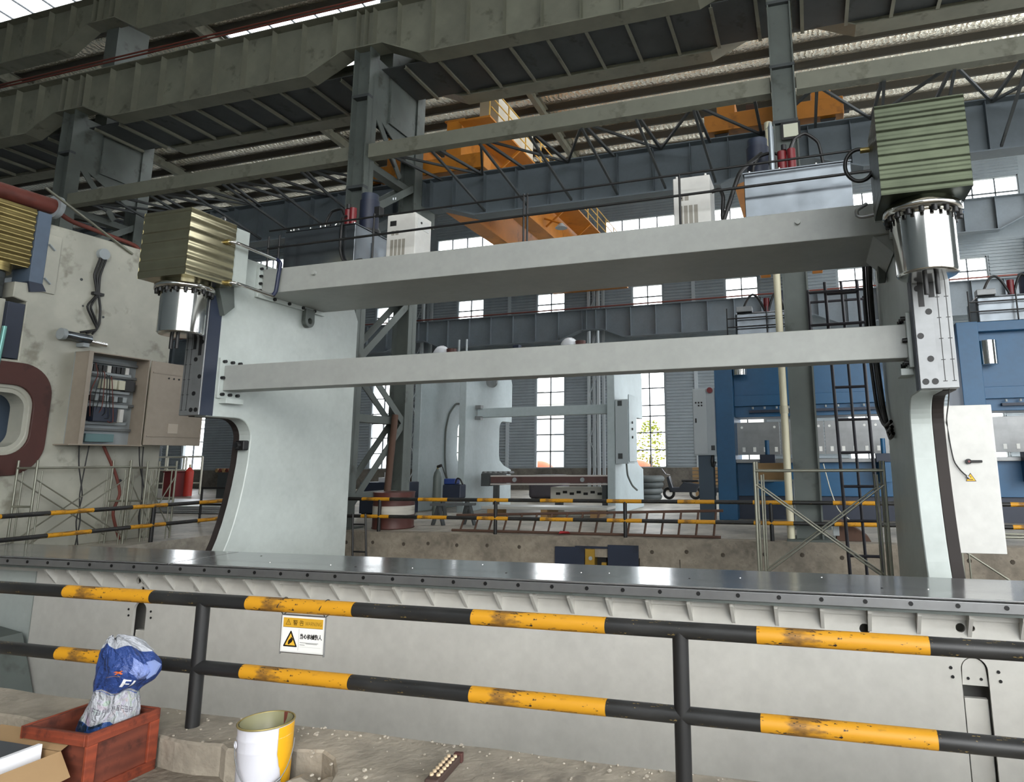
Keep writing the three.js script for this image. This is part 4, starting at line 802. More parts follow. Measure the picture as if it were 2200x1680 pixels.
{ // woven bag, half empty, its mouth folded over
  const R = [[-0.14, -4.26, -3.93, 0.12], [0.0, -4.25, -3.9, 0.13], [0.08, -4.23, -3.89, 0.13], [0.16, -4.2, -3.885, 0.12], [0.23, -4.185, -3.89, 0.105], [0.29, -4.18, -3.905, 0.09], [0.32, -4.185, -3.87, 0.095], [0.36, -4.19, -3.80, 0.105], [0.41, -4.185, -3.755, 0.11], [0.45, -4.175, -3.765, 0.11], [0.50, -4.16, -3.82, 0.10], [0.545, -4.14, -3.90, 0.085], [0.57, -4.13, -3.98, 0.06], [0.58, -4.11, -4.05, 0.02]];
  const nu = 40, P = [], UV = [], I = [], zc = -3.275;
  const lump = (a, y) => 0.085 * Math.sin(3 * a + 9 * y) + 0.06 * Math.sin(7 * a - 21 * y + 1) + 0.035 * Math.sin(13 * a + 33 * y) + 0.03 * Math.sin(19 * a - 60 * y);
  const nv = 44, ring = (v) => { const f = v * (R.length - 1), i = Math.min(R.length - 2, Math.floor(f)), q = f - i; return R[i].map((n, k) => n + (R[i + 1][k] - n) * q); };
  for (let j = 0; j <= nv; j++) { const [y, a, b, d] = ring(j / nv); for (let i = 0; i <= nu; i++) { const an = i / nu * Math.PI * 2, k = 1 + lump(an, y), cx = (a + b) / 2, rx = (b - a) / 2; P.push(cx + rx * Math.cos(an) * (1 + 0.4 * lump(an, y)), y + 0.012 * Math.sin(5 * an + 20 * y), zc + d * Math.sin(an) * k); UV.push(1 - ((i / nu + 0.25) % 1.0001), j / nv); } }
  for (let j = 0; j < nv; j++) for (let i = 0; i < nu; i++) { const p = j * (nu + 1) + i; I.push(p, p + nu + 1, p + 1, p + 1, p + nu + 1, p + nu + 2); }
  const g = new THREE.BufferGeometry(); g.setAttribute('position', new THREE.BufferAttribute(new Float32Array(P), 3)); g.setAttribute('uv', new THREE.BufferAttribute(new Float32Array(UV), 2)); g.setIndex(I); g.computeVertexNormals();
  const c = document.createElement('canvas'); c.width = 1024; c.height = 1024; const k = c.getContext('2d');
  k.fillStyle = '#9b9da3'; k.fillRect(0, 0, 1024, 1024); k.fillStyle = '#b9bcc4'; k.fillRect(0, 0, 1024, 330); for (let i = 0; i < 260; i++) { k.fillStyle = `rgba(${110 + rr(0, 50) | 0},${108 + rr(0, 50) | 0},${112 + rr(0, 50) | 0},0.35)`; k.beginPath(); k.ellipse(rr(0, 1024), rr(560, 1024), rr(6, 46), rr(3, 16), rr(0, 3), 0, 7); k.fill(); }
  k.fillStyle = '#27457a'; k.fillRect(0, 810, 1024, 214); k.fillStyle = '#1d2c3f'; for (let i = 0; i < 60; i++) k.fillRect(rr(0, 1024), rr(800, 1020), rr(20, 90), rr(6, 30));
  k.fillStyle = '#2a417c'; k.beginPath(); k.moveTo(0, 596); for (let x = 0; x <= 1024; x += 64) k.lineTo(x, 596 + 14 * Math.sin(x / 90)); k.lineTo(1024, 250); k.lineTo(760, 330); k.lineTo(560, 170); k.lineTo(300, 130); k.lineTo(0, 240); k.closePath(); k.fill();
  k.strokeStyle = '#2c4a90'; k.lineWidth = 7; k.beginPath(); for (let x = 0; x <= 1024; x += 64) (x ? k.lineTo(x, 622 + 14 * Math.sin(x / 90)) : k.moveTo(x, 622)); k.stroke();
  k.fillStyle = '#6f7fb3'; k.beginPath(); k.moveTo(480, 250); k.lineTo(600, 330); k.lineTo(560, 470); k.lineTo(440, 380); k.fill();
  k.fillStyle = '#e7e8ea'; k.font = 'bold 92px sans-serif'; k.fillText('FL', 420, 500);
  k.strokeStyle = '#d2662e'; k.lineWidth = 11; k.beginPath(); k.moveTo(376, 372); k.lineTo(412, 402); k.moveTo(410, 370); k.lineTo(380, 406); k.stroke(); k.fillStyle = '#8a6f6a'; k.fillRect(330, 418, 80, 8);
  k.fillStyle = '#55525c'; for (let i = 0; i < 9; i++) { const x = 318 + i * 30; k.fillRect(x, 718, 22, 4); k.fillRect(x, 730, 22, 4); k.fillRect(x + (i * 7) % 14, 714, 4, 30); if (i % 2) k.fillRect(x, 742, 22, 4); if (i % 3) k.fillRect(x + 18, 718, 4, 26); }
  k.strokeStyle = '#8f9096'; k.lineWidth = 4; for (let i = 0; i < 26; i++) { const x = rr(560, 820), y = rr(700, 870); k.beginPath(); k.moveTo(x, y); k.lineTo(x + rr(30, 80), y - rr(8, 30)); k.stroke(); }
  const tx = new THREE.CanvasTexture(c); tx.colorSpace = THREE.SRGBColorSpace; tx.wrapS = THREE.RepeatWrapping; tx.offset.x = -0.17;
  const bagBump = texFoil.clone(); bagBump.repeat.set(2.2, 1.6);
  const t = thing('plastic_bag', 'crumpled blue and white woven bag standing in the crate', 'bag', [-4.05, LOW + 0.02, zc]);
  mesh(t, 'bag_body', g, new THREE.MeshStandardMaterial({ map: tx, roughness: 0.42, side: THREE.DoubleSide, bumpMap: bagBump, bumpScale: 0.03 }));
  mesh(t, 'loose_flap', uvm(prismZ([[-3.79, 0.37], [-3.74, 0.40], [-3.705, 0.455], [-3.76, 0.475], [-3.82, 0.46]], -3.27, -3.255)), M('#8a9ccf', { roughness: 0.4 }));
}
{ // cardboard carton with a white box lying in it
  const x0 = -4.62, x1 = -3.97, y0 = LOW, y1 = 0.085, z0 = -2.94, z1 = -2.5, w = 0.006;
  const t = thing('cardboard_box', 'open brown cardboard box at the lower left corner', 'carton', [-4.3, y0, -2.72]);
  box(t, 'bottom', mat.cardboard, x0, x1, y0, y0 + w, z0, z1); box(t, 'side', mat.cardboard, x0, x1, y0, y1, z0, z0 + w); box(t, 'side', mat.cardboard, x0, x1, y0, y1, z1 - w, z1); box(t, 'side', mat.cardboard, x0, x0 + w, y0, y1, z0, z1); box(t, 'side', mat.cardboard, x1 - w, x1, y0, y1, z0, z1);
  const flap = (pts) => { const g = new THREE.BufferGeometry(), a = pts.map((p) => new THREE.Vector3(...p)), n = new THREE.Vector3().subVectors(a[1], a[0]).cross(new THREE.Vector3().subVectors(a[2], a[0])).normalize().multiplyScalar(0.004); const v = [...a, ...a.map((p) => p.clone().add(n))]; g.setAttribute('position', new THREE.BufferAttribute(new Float32Array(v.flatMap((p) => p.toArray())), 3)); g.setIndex([0, 1, 2, 0, 2, 3, 4, 6, 5, 4, 7, 6, 0, 4, 5, 0, 5, 1, 1, 5, 6, 1, 6, 2, 2, 6, 7, 2, 7, 3, 3, 7, 4, 3, 4, 0]); g.computeVertexNormals(); return uvm(g); };
  mesh(t, 'flap', flap([[x1, y1, z0], [x1, y1, z1], [x1 + 0.15, y1 - 0.12, z1 - 0.02], [x1 + 0.13, y1 - 0.1, z0 + 0.03]]), mat.cardboard);
  mesh(t, 'flap', flap([[x0, y1, z0], [x1, y1, z0], [x1 - 0.03, y1 + 0.03, z0 - 0.12], [x0, y1 + 0.03, z0 - 0.12]]), mat.cardboard);
  const u = thing('small_box', 'white box lying in the brown cardboard box', 'box', [-4.35, y0 + 0.01, -2.7]);
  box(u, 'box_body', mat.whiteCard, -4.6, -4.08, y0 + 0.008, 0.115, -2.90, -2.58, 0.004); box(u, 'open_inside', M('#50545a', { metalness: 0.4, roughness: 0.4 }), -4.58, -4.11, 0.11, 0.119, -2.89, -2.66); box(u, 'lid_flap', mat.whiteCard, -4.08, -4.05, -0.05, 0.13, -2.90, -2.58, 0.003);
}
{ // paint pail
  const x = -2.985, z = -3.33, y0 = LOW, t = thing('paint_bucket', 'white metal paint pail with yellow paint run down its side', 'bucket', [x, y0, z]);
  const pr = [[0, 0.0], [0.13, 0.0], [0.133, 0.01], [0.137, 0.24], [0.142, 0.245], [0.138, 0.25], [0.139, 0.30], [0.144, 0.305], [0.140, 0.31], [0.141, 0.355], [0.147, 0.362], [0.147, 0.37], [0.141, 0.37]].map(([r, y]) => new THREE.Vector2(r, y));
  mesh(t, 'pail_wall', new THREE.LatheGeometry(pr, 48).translate(x, y0, z), mat.pail);
  mesh(t, 'pail_inside', new THREE.LatheGeometry([[0.0, 0.20], [0.128, 0.20], [0.135, 0.37]].map(([r, y]) => new THREE.Vector2(r, y)), 40).translate(x, y0, z), new THREE.MeshStandardMaterial({ color: col('#8c8a6b'), map: texDirty, roughness: 0.4, side: THREE.DoubleSide }));
  const ri = new THREE.TorusGeometry(0.144, 0.0055, 8, 48).rotateX(Math.PI / 2); put(t, 'rim', ri, M('#9c8f5d', { metalness: 0.6, roughness: 0.4 }), x, y0 + 0.368, z);
  // the run of paint: a thin skin on the right of the wall
  const P = [], n = 26; const skin = (a, v) => { const y = 0.37 * v, r = 0.1335 + 0.008 * v + 0.0035; return [x + r * Math.sin(a), y0 + y, z + r * Math.cos(a)]; };
  const low = [0.62, 0.55, 0.45, 0.42, 0.3, 0.22, 0.12, 0.05, 0.02, 0.0, 0.0, 0.0, 0.02, 0.1, 0.05, 0.0, 0.0, 0.08, 0.2, 0.15, 0.3, 0.4, 0.55, 0.6, 0.66, 0.7, 0.8];
  for (let i = 0; i < n; i++) { const a0 = 1.2 + 1.3 * i / n, a1 = 1.2 + 1.3 * (i + 1) / n, m = 6; for (let j = 0; j < m; j++) { const f = (l, q) => l + (0.985 - l) * q; const p00 = skin(a0, f(low[i], j / m)), p10 = skin(a1, f(low[i + 1], j / m)), p01 = skin(a0, f(low[i], (j + 1) / m)), p11 = skin(a1, f(low[i + 1], (j + 1) / m)); P.push(...p00, ...p10, ...p11, ...p00, ...p11, ...p01); } }
  const g = new THREE.BufferGeometry(); g.setAttribute('position', new THREE.BufferAttribute(new Float32Array(P), 3)); g.computeVertexNormals(); mesh(t, 'paint_run', uvm(g), mat.pailPaint);
  mesh(t, 'paint_dab', uvm(bG(x + 0.0, x + 0.045, y0 + 0.29, y0 + 0.372, z - 0.139, z - 0.132, 0.003)), mat.redPipe);
  const hp = []; for (let i = 0; i <= 20; i++) { const q = i / 20, a = -0.55 + 2.6 * q; hp.push([x + (0.152 + 0.02 * Math.sin(Math.PI * q)) * Math.sin(a), y0 + 0.27 - 0.19 * Math.sin(Math.PI * q), z + (0.152 + 0.02 * Math.sin(Math.PI * q)) * Math.cos(a)]); }
  const hd = tube(t, 'handle', mat.steelWire, hp, 0.0032, 40, 6); rod(t, 'handle_grip', mat.steelWire, hp[11], hp[14], 0.008, 8);
  const ear = new THREE.TorusGeometry(0.016, 0.004, 6, 16); put(t, 'ear', ear, mat.pail, hp[0][0], hp[0][1] + 0.012, hp[0][2] - 0.004, new THREE.Quaternion().setFromEuler(new THREE.Euler(0, -0.55, 0)));
}
{ // crane pendant lying on the ledge
  const t = thing('pendant_control', 'brown crane pendant with rows of buttons on the ledge', 'remote control', [-1.93, 0.001, -3.42]);
  ORG.set(t, new THREE.Vector3(0, 0, 0)); t.position.set(-1.93, 0.001, -3.42); t.rotation.y = 0.12;
  const bd = put(t, 'case', boxG(0.075, 0.045, 0.3, 0.01), M('#4d3a33', { map: texDirty, roughness: 0.6 }), 0, 0.023, 0);
  put(bd, 'end_lug', boxG(0.05, 0.05, 0.03, 0.006), mat.maroon, 0.02, 0.028, -0.16);
  for (let i = 0; i < 2; i++) for (let j = 0; j < 7; j++) put(bd, 'button', cylG(0.011, 0.010, 0.012, 10), M('#c9b394', { roughness: 0.5 }), -0.018 + i * 0.036, 0.05, -0.115 + j * 0.036);
}
{ // chips and crumbs of concrete along the broken edge: too many to count
  const L = [], chip = (x, y, z, s) => L.push(uvm(new THREE.DodecahedronGeometry(s, 0).scale(1, 0.6, 0.8).rotateY(rr(0, 6)).translate(x, y + s * 0.4, z)));
  for (let i = 0; i < 150; i++) { const x = rr(-3.3, -2.2); chip(x, LOW, rr(-3.45, -2.85), rr(0.006, 0.03)); }
  for (let i = 0; i < 120; i++) chip(rr(-4.6, 1.5), 0, rr(-3.78, -3.42), rr(0.003, 0.011));
  for (let i = 0; i < 40; i++) chip(rr(-2.6, -1.9), 0, rr(-3.4, -2.9), rr(0.004, 0.018));
  for (let i = 0; i < 90; i++) chip(rr(-4.4, 0.8), 0, rr(-3.79, -3.68), rr(0.004, 0.014));
  const o = new THREE.Mesh(merge(L), M('#cfc8bc', { map: texConc, roughness: 0.95 })); o.name = 'rubble'; o.castShadow = o.receiveShadow = true; scene.add(o);
  o.userData = { label: 'loose concrete crumbs along the broken ledge', category: 'rubble', kind: 'stuff' };
  for (const [x, z, s, lab] of [[-2.72, -3.28, 0.11, 'broken concrete lump just right of the paint pail'], [-2.52, -3.05, 0.085, 'smaller concrete lump at the ledge corner'], [-2.62, -3.42, 0.075, 'jagged concrete piece against the ledge behind the pail']]) {
    const g = new THREE.IcosahedronGeometry(s, 2), p = g.attributes.position; for (let i = 0; i < p.count; i++) { const v = new THREE.Vector3().fromBufferAttribute(p, i), k = 1 + 0.18 * Math.sin(31 * v.x + 17 * v.y) + 0.16 * Math.sin(43 * v.z + 29 * v.x); p.setXYZ(i, v.x * k, v.y * k * 0.62, v.z * k); }
    g.computeVertexNormals(); g.translate(x, LOW + s * 0.5, z);
    const m = new THREE.Mesh(uvm(g), mat.concrete); m.name = numbered('concrete_lump'); m.castShadow = m.receiveShadow = true; m.userData = { label: lab, category: 'concrete', group: 'lumps broken off the ledge' }; scene.add(m);
  }
}

// ================================================================ PIT AND SCAFFOLDS
{ // blue cabinet in the niche
  const t = thing('pit_cabinet', 'dark blue steel cabinet with open doors in pit wall niche', 'cabinet', [-4.46, -1.2, -14.3]);
  box(t, 'back_panel', M('#8a6f28', { map: texDirty, roughness: 0.6 }), -4.9, -4.0, -1.2, -0.22, -14.42, -14.4);
  box(t, 'roof', mat.blueCabinet, -4.95, -3.95, -0.22, -0.18, -14.43, -14.05);
  box(t, 'door', mat.blueCabinet, -5.40, -4.74, -1.25, -0.2, -14.08, -14.03, 0.005); box(t, 'door', mat.blueCabinet, -4.22, -3.56, -1.25, -0.14, -14.08, -14.03, 0.005);
  box(t, 'frame_post', M('#a8852c', { map: texDirty, roughness: 0.6 }), -4.72, -4.52, -1.25, -0.24, -14.1, -14.05); box(t, 'frame_post', M('#a8852c', { map: texDirty, roughness: 0.6 }), -4.36, -4.26, -1.25, -0.5, -14.1, -14.05);
  const l = rod(t, 'round_gauge', mat.winFrame, [-4.6, -0.42, -14.05], [-4.6, -0.42, -14.03], 0.04, 14); box(t, 'breaker_box', mat.black, -4.5, -4.3, -0.62, -0.3, -14.38, -14.2);
}
function scaffold(label, along, fixed, depth, a, b, y0, y1, h = 1.5) {   // ladder frames joined by crossed braces, stacked in lifts of h
  const pt = (s, y, d) => (along === 'x' ? [s, y, fixed - d] : [fixed - d, y, s]);
  const t = thing('scaffold', label, 'scaffold', pt((a + b) / 2, y0, depth / 2), 'tube scaffolds'), r = 0.021;
  for (const s of [a, b]) for (const d of [0, depth]) { rod(t, 'upright', mat.scaffold, pt(s, y0, d), pt(s, y1 + 0.14, d), r, 10); rod(t, 'inner_upright', mat.scaffold, pt(s + (s === a ? 0.1 : -0.1), y0, d), pt(s + (s === a ? 0.1 : -0.1), y1 - 0.06, d), 0.014, 8); }
  for (let y = y1; y > y0 + 0.3; y -= h) {
    const lo = Math.max(y0 + 0.1, y - h + 0.1);
    for (const s of [a, b]) for (const q of [y, (y + lo) / 2]) rod(t, 'rung', mat.scaffold, pt(s, q, 0), pt(s, q, depth), r, 8);
    for (const d of [0, depth]) { rod(t, 'brace', mat.scaffold, pt(a, y - 0.2, d), pt(b, lo, d), 0.014, 8); rod(t, 'brace', mat.scaffold, pt(a, lo, d), pt(b, y - 0.2, d), 0.014, 8); rod(t, 'top_bar', mat.scaffold, pt(a, y, d), pt(b, y, d), r, 10); }
  }
  return t;
}
scaffold('steel tube scaffold with crossed braces left of the right press frame', 'x', -10.9, 0.5, -0.88, 1.0, -2.6, 1.42, 1.7);
scaffold('low tube scaffold under the right white cabinet', 'x', -12.4, 0.5, 2.2, 3.9, -2.6, 0.35);
scaffold('tube scaffold before the far left white machine', 'z', -13.75, 0.5, -10.92, -9.1, 0, 1.56);
scaffold('narrow tube scaffold under the open control cabinet door', 'z', -13.75, 0.5, -12.0, -11.3, 0, 1.54);
// ladders
function ladder(name, label, pts, n, m, r = 0.02) {   // pts: lower-left, lower-right, upper-left, upper-right
  const t = thing(name, label, 'ladder', pts[0]); const L = (a, b, q) => a.map((v, i) => v + (b[i] - v) * q);
  rod(t, 'stile', m, pts[0], pts[2], r, 10); rod(t, 'stile', m, pts[1], pts[3], r, 10);
  for (let i = 1; i <= n; i++) rod(t, 'rung', m, L(pts[0], pts[2], (i - 0.4) / n), L(pts[1], pts[3], (i - 0.4) / n), r * 0.8, 8);
  return t;
}
const darkTube = M('#24222a', { roughness: 0.5 });
const tall = ladder('ladder', 'tall dark steel ladder with guard frame rising behind the scaffold', [[0.52, -2.6, -12.3], [1.02, -2.6, -12.3], [0.40, 4.75, -12.5], [0.95, 4.75, -12.5]], 13, darkTube, 0.03);
for (const [x, z] of [[0.1, -12.4], [1.1, -12.4], [0.1, -13.2], [1.1, -13.2]]) rod(tall, 'guard_post', darkTube, [x, 3.6, z], [x, 4.6, z], 0.025, 8);
for (const y of [3.95, 4.55]) for (const z of [-12.4, -13.2]) rod(tall, 'guard_rail', darkTube, [0.1, y, z], [1.1, y, z], 0.025, 8);
rod(tall, 'middle_stile', darkTube, [0.78, -2.6, -12.34], [0.68, 4.75, -12.52], 0.025, 8);
ladder('ladder', 'short black ladder leaning at the back of the left press frame', [[-8.78, -2.6, -11.95], [-8.4, -2.6, -11.95], [-9.08, 0.58, -12.1], [-8.78, 0.58, -12.1]], 6, mat.black, 0.022);
ladder('ladder', 'rusty brown ladder lying against the far fence', [[-8.2, 0.03, -14.6], [-8.15, 0.36, -14.72], [-1.9, 0.03, -14.4], [-1.85, 0.55, -14.55]], 17, mat.rust, 0.03);

// ================================================================ LEFT WHITE MACHINE
{
  const X = -14.5, t = thing('white_machine', 'old white press at far left with red-brown throat ring', 'press', [X - 0.3, 0, -10.5]);
  const out = [[-9.2, 6.42], [-12.15, 6.5], [-12.2, 0], [-8.3, 0], [-8.3, 1.3]];
  const th = [[-8.3, 1.85], ...arc(-8.9, 2.25, 0.4, -Math.PI / 2, -Math.PI, 8).map(([z, y]) => [z, y]), ...arc(-8.9, 2.65, 0.4, Math.PI, Math.PI / 2, 8), [-8.3, 3.05], [-8.3, 3.6], [-9.0, 3.6], [-9.0, 4.75], [-8.75, 4.8], [-8.75, 5.1], [-9.2, 5.15]];
  mesh(t, 'side_plate', prismX([...out, ...th], X - 0.4, X, 0.015), mat.wallCream);
  const ring = (r, o) => [[-8.3, 2.45 - o], ...arc(-8.95 + (0.45 - r) * 0, 2.1 + (0.55 - o) * 0, r, -Math.PI / 2, -Math.PI, 8).map(([z, y]) => [z, y]), ...arc(-8.95, 2.8, r, Math.PI, Math.PI / 2, 8), [-8.3, 2.45 + o]];
  const outer = [[-8.3, 1.42], ...arc(-9.05, 2.02, 0.6, -Math.PI / 2, -Math.PI, 10), ...arc(-9.05, 2.95, 0.6, Math.PI, Math.PI / 2, 10), [-8.3, 3.55]];
  const inner = [[-8.3, 3.12], ...arc(-8.95, 2.72, 0.4, Math.PI / 2, Math.PI, 8), ...arc(-8.95, 2.2, 0.4, Math.PI, 1.5 * Math.PI, 8), [-8.3, 1.8]];
  mesh(t, 'throat_ring', prismX([...outer, ...inner], X, X + 0.06, 0.01), mat.maroon);
  const o2 = [[-8.3, 1.8], ...arc(-8.95, 2.2, 0.39, -Math.PI / 2, -Math.PI, 8), ...arc(-8.95, 2.72, 0.39, Math.PI, Math.PI / 2, 8), [-8.3, 3.11]], i2 = [[-8.3, 2.99], ...arc(-8.93, 2.67, 0.3, Math.PI / 2, Math.PI, 8), ...arc(-8.93, 2.25, 0.3, Math.PI, 1.5 * Math.PI, 8), [-8.3, 1.95]];
  mesh(t, 'throat_liner', prismX([...o2, ...i2], X - 0.4, X - 0.02), mat.wallCream);
  box(t, 'inner_panel', mat.slateBlue, X - 1.2, X - 1.1, 1.6, 3.4, -9.8, -8.2); box(t, 'die_rail', mat.maroon, X - 1.0, X - 0.9, 2.0, 2.12, -9.3, -8.2);
  box(t, 'cylinder_cover', mat.slateBlue, X - 0.45, X + 0.05, 5.15, 6.6, -9.2, -8.95, 0.01);
  mesh(t, 'cover_wedge', prismX([[-9.2, 5.15], [-8.95, 5.15], [-9.0, 4.95], [-9.28, 5.02]], X - 0.4, X + 0.05), mat.blueCabinet);
  const rb = box(t, 'bracket_plate', mat.wallCream, X, X + 0.04, 5.0, 6.2, -9.45, -9.2, 0.004);
  for (const y of [5.28, 5.98]) bar(t, 'bracket', mat.winFrame, [X + 0.05, y, -9.2], [X + 0.05, y - 0.1, -9.32], 0.1, 0.02);
  box(t, 'guide_column', mat.blueCabinet, X - 0.4, X - 0.02, 3.62, 4.7, -9.0, -8.7, 0.01); box(t, 'ram_plate', mat.wallCream, X - 0.6, X - 0.1, 3.3, 4.75, -8.7, -8.2, 0.01); rod(t, 'gas_tube', M('#6fa39c', { roughness: 0.3, metalness: 0.4 }), [X + 0.05, 3.2, -8.62], [X + 0.05, 4.2, -8.66], 0.04, 10);
  const disc = rod(t, 'cable_gland', mat.winFrame, [X, 6.1, -10.3], [X + 0.09, 6.1, -10.3], 0.12, 18);
  for (const [y, z, r] of [[5.45, -9.95, 0.03], [4.9, -10.05, 0.02], [4.75, -10.5, 0.025], [1.25, -11.3, 0.05]]) rod(t, 'weld_mark', mat.plateDark, [X, y, z], [X + 0.006, y, z], r, 7);
  // its own ribbed block
  const v = sub(t, 'valve_block', 'tarnished brass ribbed block', [X - 0.1, 5.4, -8.5]);
  box(v, 'core', mat.brassOld, X - 0.6, X, 5.42, 6.62, -8.92, -7.9); mesh(v, 'right_face', wavySheet(X + 0.003, X + 0.003, -7.9, -8.92, 5.42, 6.62, 0.03, 7, 1, 0), mat.brassOld);
  const hc = sub(t, 'hydraulic_cylinder', 'dark cylinder under the tarnished block', [X - 0.3, 4.7, -8.4]); rod(hc, 'barrel', mat.plateDark, [X - 0.3, 4.76, -8.4], [X - 0.3, 5.25, -8.4], 0.3, 24); rod(hc, 'flange', mat.brassOld, [X - 0.3, 5.25, -8.4], [X - 0.3, 5.42, -8.4], 0.38, 24);
  // cables down its face
  const c = thing('cable_bundle', 'black cables hanging on the far left white machine', 'cable', [X + 0.06, 4.2, -10.35]);
  for (const [d, w] of [[-0.06, 0.0], [0.0, 0.05], [0.06, -0.03]]) tube(c, 'cable', mat.rubber, [[X + 0.06, 6.0, -10.3 - d], [X + 0.06, 5.6, -10.22 - d], [X + 0.06, 5.2, -10.28 - d * 0.4], [X + 0.06, 4.9, -10.22 - d * 2 + w], [X + 0.06, 4.6, -10.33 - d], [X + 0.06, 4.45, -10.35], [X + 0.06, 4.33, -10.15 - d * 2]], 0.022, 40);
  box(c, 'cable_clip', mat.black, X, X + 0.09, 5.18, 5.24, -10.4, -10.18);
  const p = thing('cylinder_valve', 'small horizontal air cylinder on the far left machine', 'air cylinder', [X + 0.12, 4.2, -9.9]);
  rod(p, 'tube', mat.stainless, [X + 0.12, 4.22, -9.66], [X + 0.12, 4.2, -10.2], 0.09, 16); rod(p, 'end_cap', mat.winFrame, [X + 0.12, 4.22, -9.6], [X + 0.12, 4.22, -9.68], 0.12, 16); rod(p, 'rod', mat.chrome, [X + 0.12, 4.16, -10.2], [X + 0.12, 4.14, -10.55], 0.05, 10); box(p, 'bracket', mat.winFrame, X, X + 0.2, 4.02, 4.1, -10.15, -10.02);
  // open control cabinet
  const k = thing('control_cabinet', 'tan control cabinet with open door and wiring inside', 'cabinet', [X + 0.2, 2.0, -10.8]);
  const x0 = X, x1 = X + 0.4, y0 = 2.0, y1 = 3.92, z0 = -11.38, z1 = -10.02, w = 0.025;
  box(k, 'back_panel', mat.winFrame, x0, x0 + w, y0, y1, z0, z1); box(k, 'side', mat.tan, x0, x1, y0, y1, z1 - w, z1, 0.004); box(k, 'side', mat.tan, x0, x1, y0, y1, z0, z0 + w, 0.004); box(k, 'top', mat.tan, x0, x1, y1 - w, y1, z0, z1, 0.004); box(k, 'bottom', mat.tan, x0, x1 + 0.03, y0, y0 + w, z0, z1 + 0.2, 0.004);
  box(k, 'frame_strip', mat.tan, x1 - 0.01, x1 + 0.01, y0, y1, z1 - 0.09, z1);
  for (const y of [2.45, 2.82, 3.12, 3.5]) box(k, 'mounting_rail', mat.winFrame, x0 + 0.1, x0 + 0.14, y, y + 0.06, z0 + 0.2, z1 - 0.1);
  for (let i = 0; i < 3; i++) box(k, 'contactor', M('#c9c7b2', { roughness: 0.5 }), x0 + 0.1, x0 + 0.25, 3.2, 3.4, -10.62 - i * 0.18, -10.48 - i * 0.18, 0.006);
  for (let i = 0; i < 8; i++) box(k, 'terminal_block', i % 2 ? mat.winFrame : mat.plateDark, x0 + 0.1, x0 + 0.18, 2.94, 3.05, -10.4 - i * 0.1, -10.32 - i * 0.1);
  box(k, 'drive_unit', mat.blueCabinet, x0 + 0.05, x0 + 0.28, 2.5, 2.8, -10.85, -10.35, 0.01); box(k, 'power_supply', mat.cabinetWhite, x0 + 0.05, x0 + 0.3, 2.5, 2.78, -10.98, -10.9, 0.006); box(k, 'terminal_strip', M('#5f7d80', { roughness: 0.5 }), x0 + 0.05, x0 + 0.2, 2.08, 2.25, -10.9, -10.3, 0.01); box(k, 'breaker_panel', mat.black, x0 + 0.08, x0 + 0.22, 3.18, 3.42, -11.2, -11.0, 0.005);
  for (const y of [2.32, 2.86, 3.46, 3.74]) box(k, 'wiring_duct', M('#6a6d6e', { roughness: 0.6 }), x0 + 0.03, x0 + 0.12, y, y + 0.05, z0 + 0.06, z1 - 0.06);
  for (let i = 0; i < 9; i++) box(k, 'breaker', i % 4 ? mat.black : mat.cabinetWhite, x0 + 0.04, x0 + 0.16, 3.55, 3.7, -10.3 - i * 0.1, -10.22 - i * 0.1, 0.004);
  for (let i = 0; i < 6; i++) box(k, 'relay', mat.black, x0 + 0.04, x0 + 0.2, 3.2, 3.4, -11.02 - i * 0.045, -10.985 - i * 0.045);
  for (let i = 0; i < 7; i++) tube(k, 'wire', i % 3 ? mat.rubber : mat.redPipe, [[x0 + 0.3, 3.7 - i * 0.05, -10.25 - i * 0.06], [x0 + 0.33, 3.45, -10.3 - i * 0.05], [x0 + 0.3, 3.1 - i * 0.1, -10.22 - i * 0.09], [x0 + 0.25, 2.6, -10.3 - i * 0.04]], 0.009, 20, 6);
  const d = box(k, 'door', mat.tan, x1, x1 + 0.03, y0 + 0.03, y1 - 0.02, -12.85, z0 - 0.02, 0.006);
  box(d, 'door_pocket', M('#b6ab9d', { roughness: 0.5 }), x1 + 0.03, x1 + 0.045, 2.3, 2.52, -12.2, -11.95, 0.004); for (let i = 0; i < 5; i++) rod(d, 'stud', mat.bolt, [x1 + 0.03, 3.55, -11.85 - i * 0.13], [x1 + 0.04, 3.55, -11.85 - i * 0.13], 0.022, 8); box(d, 'stiffener', mat.tan, x1 + 0.03, x1 + 0.045, 3.63, 3.66, -12.8, -11.45); box(d, 'stiffener', mat.tan, x1 + 0.03, x1 + 0.045, 2.22, 2.235, -12.8, -11.45);
  const h = thing('cable_bundle', 'wires hanging below the open control cabinet', 'cable', [X + 0.2, 0.5, -11]);
  tube(h, 'cable', mat.redPipe, [[X + 0.2, 2.0, -10.7], [X + 0.22, 1.8, -10.8], [X + 0.25, 1.4, -11.0], [X + 0.3, 1.0, -11.1], [X + 0.3, 0.6, -11.0], [X + 0.3, 0.05, -11.2]], 0.03, 30);
  for (const [z, q] of [[-10.2, 0.15], [-10.4, -0.1], [-11.5, 0.2], [-11.6, 0.05]]) tube(h, 'cable', mat.rubber, [[X + 0.2, 2.0, z], [X + 0.2, 1.6, z - q * 0.3], [X + 0.25, 1.0, z - q], [X + 0.28, 0.5, z - q * 0.5], [X + 0.3, 0.03, z - q]], 0.012, 30, 6);
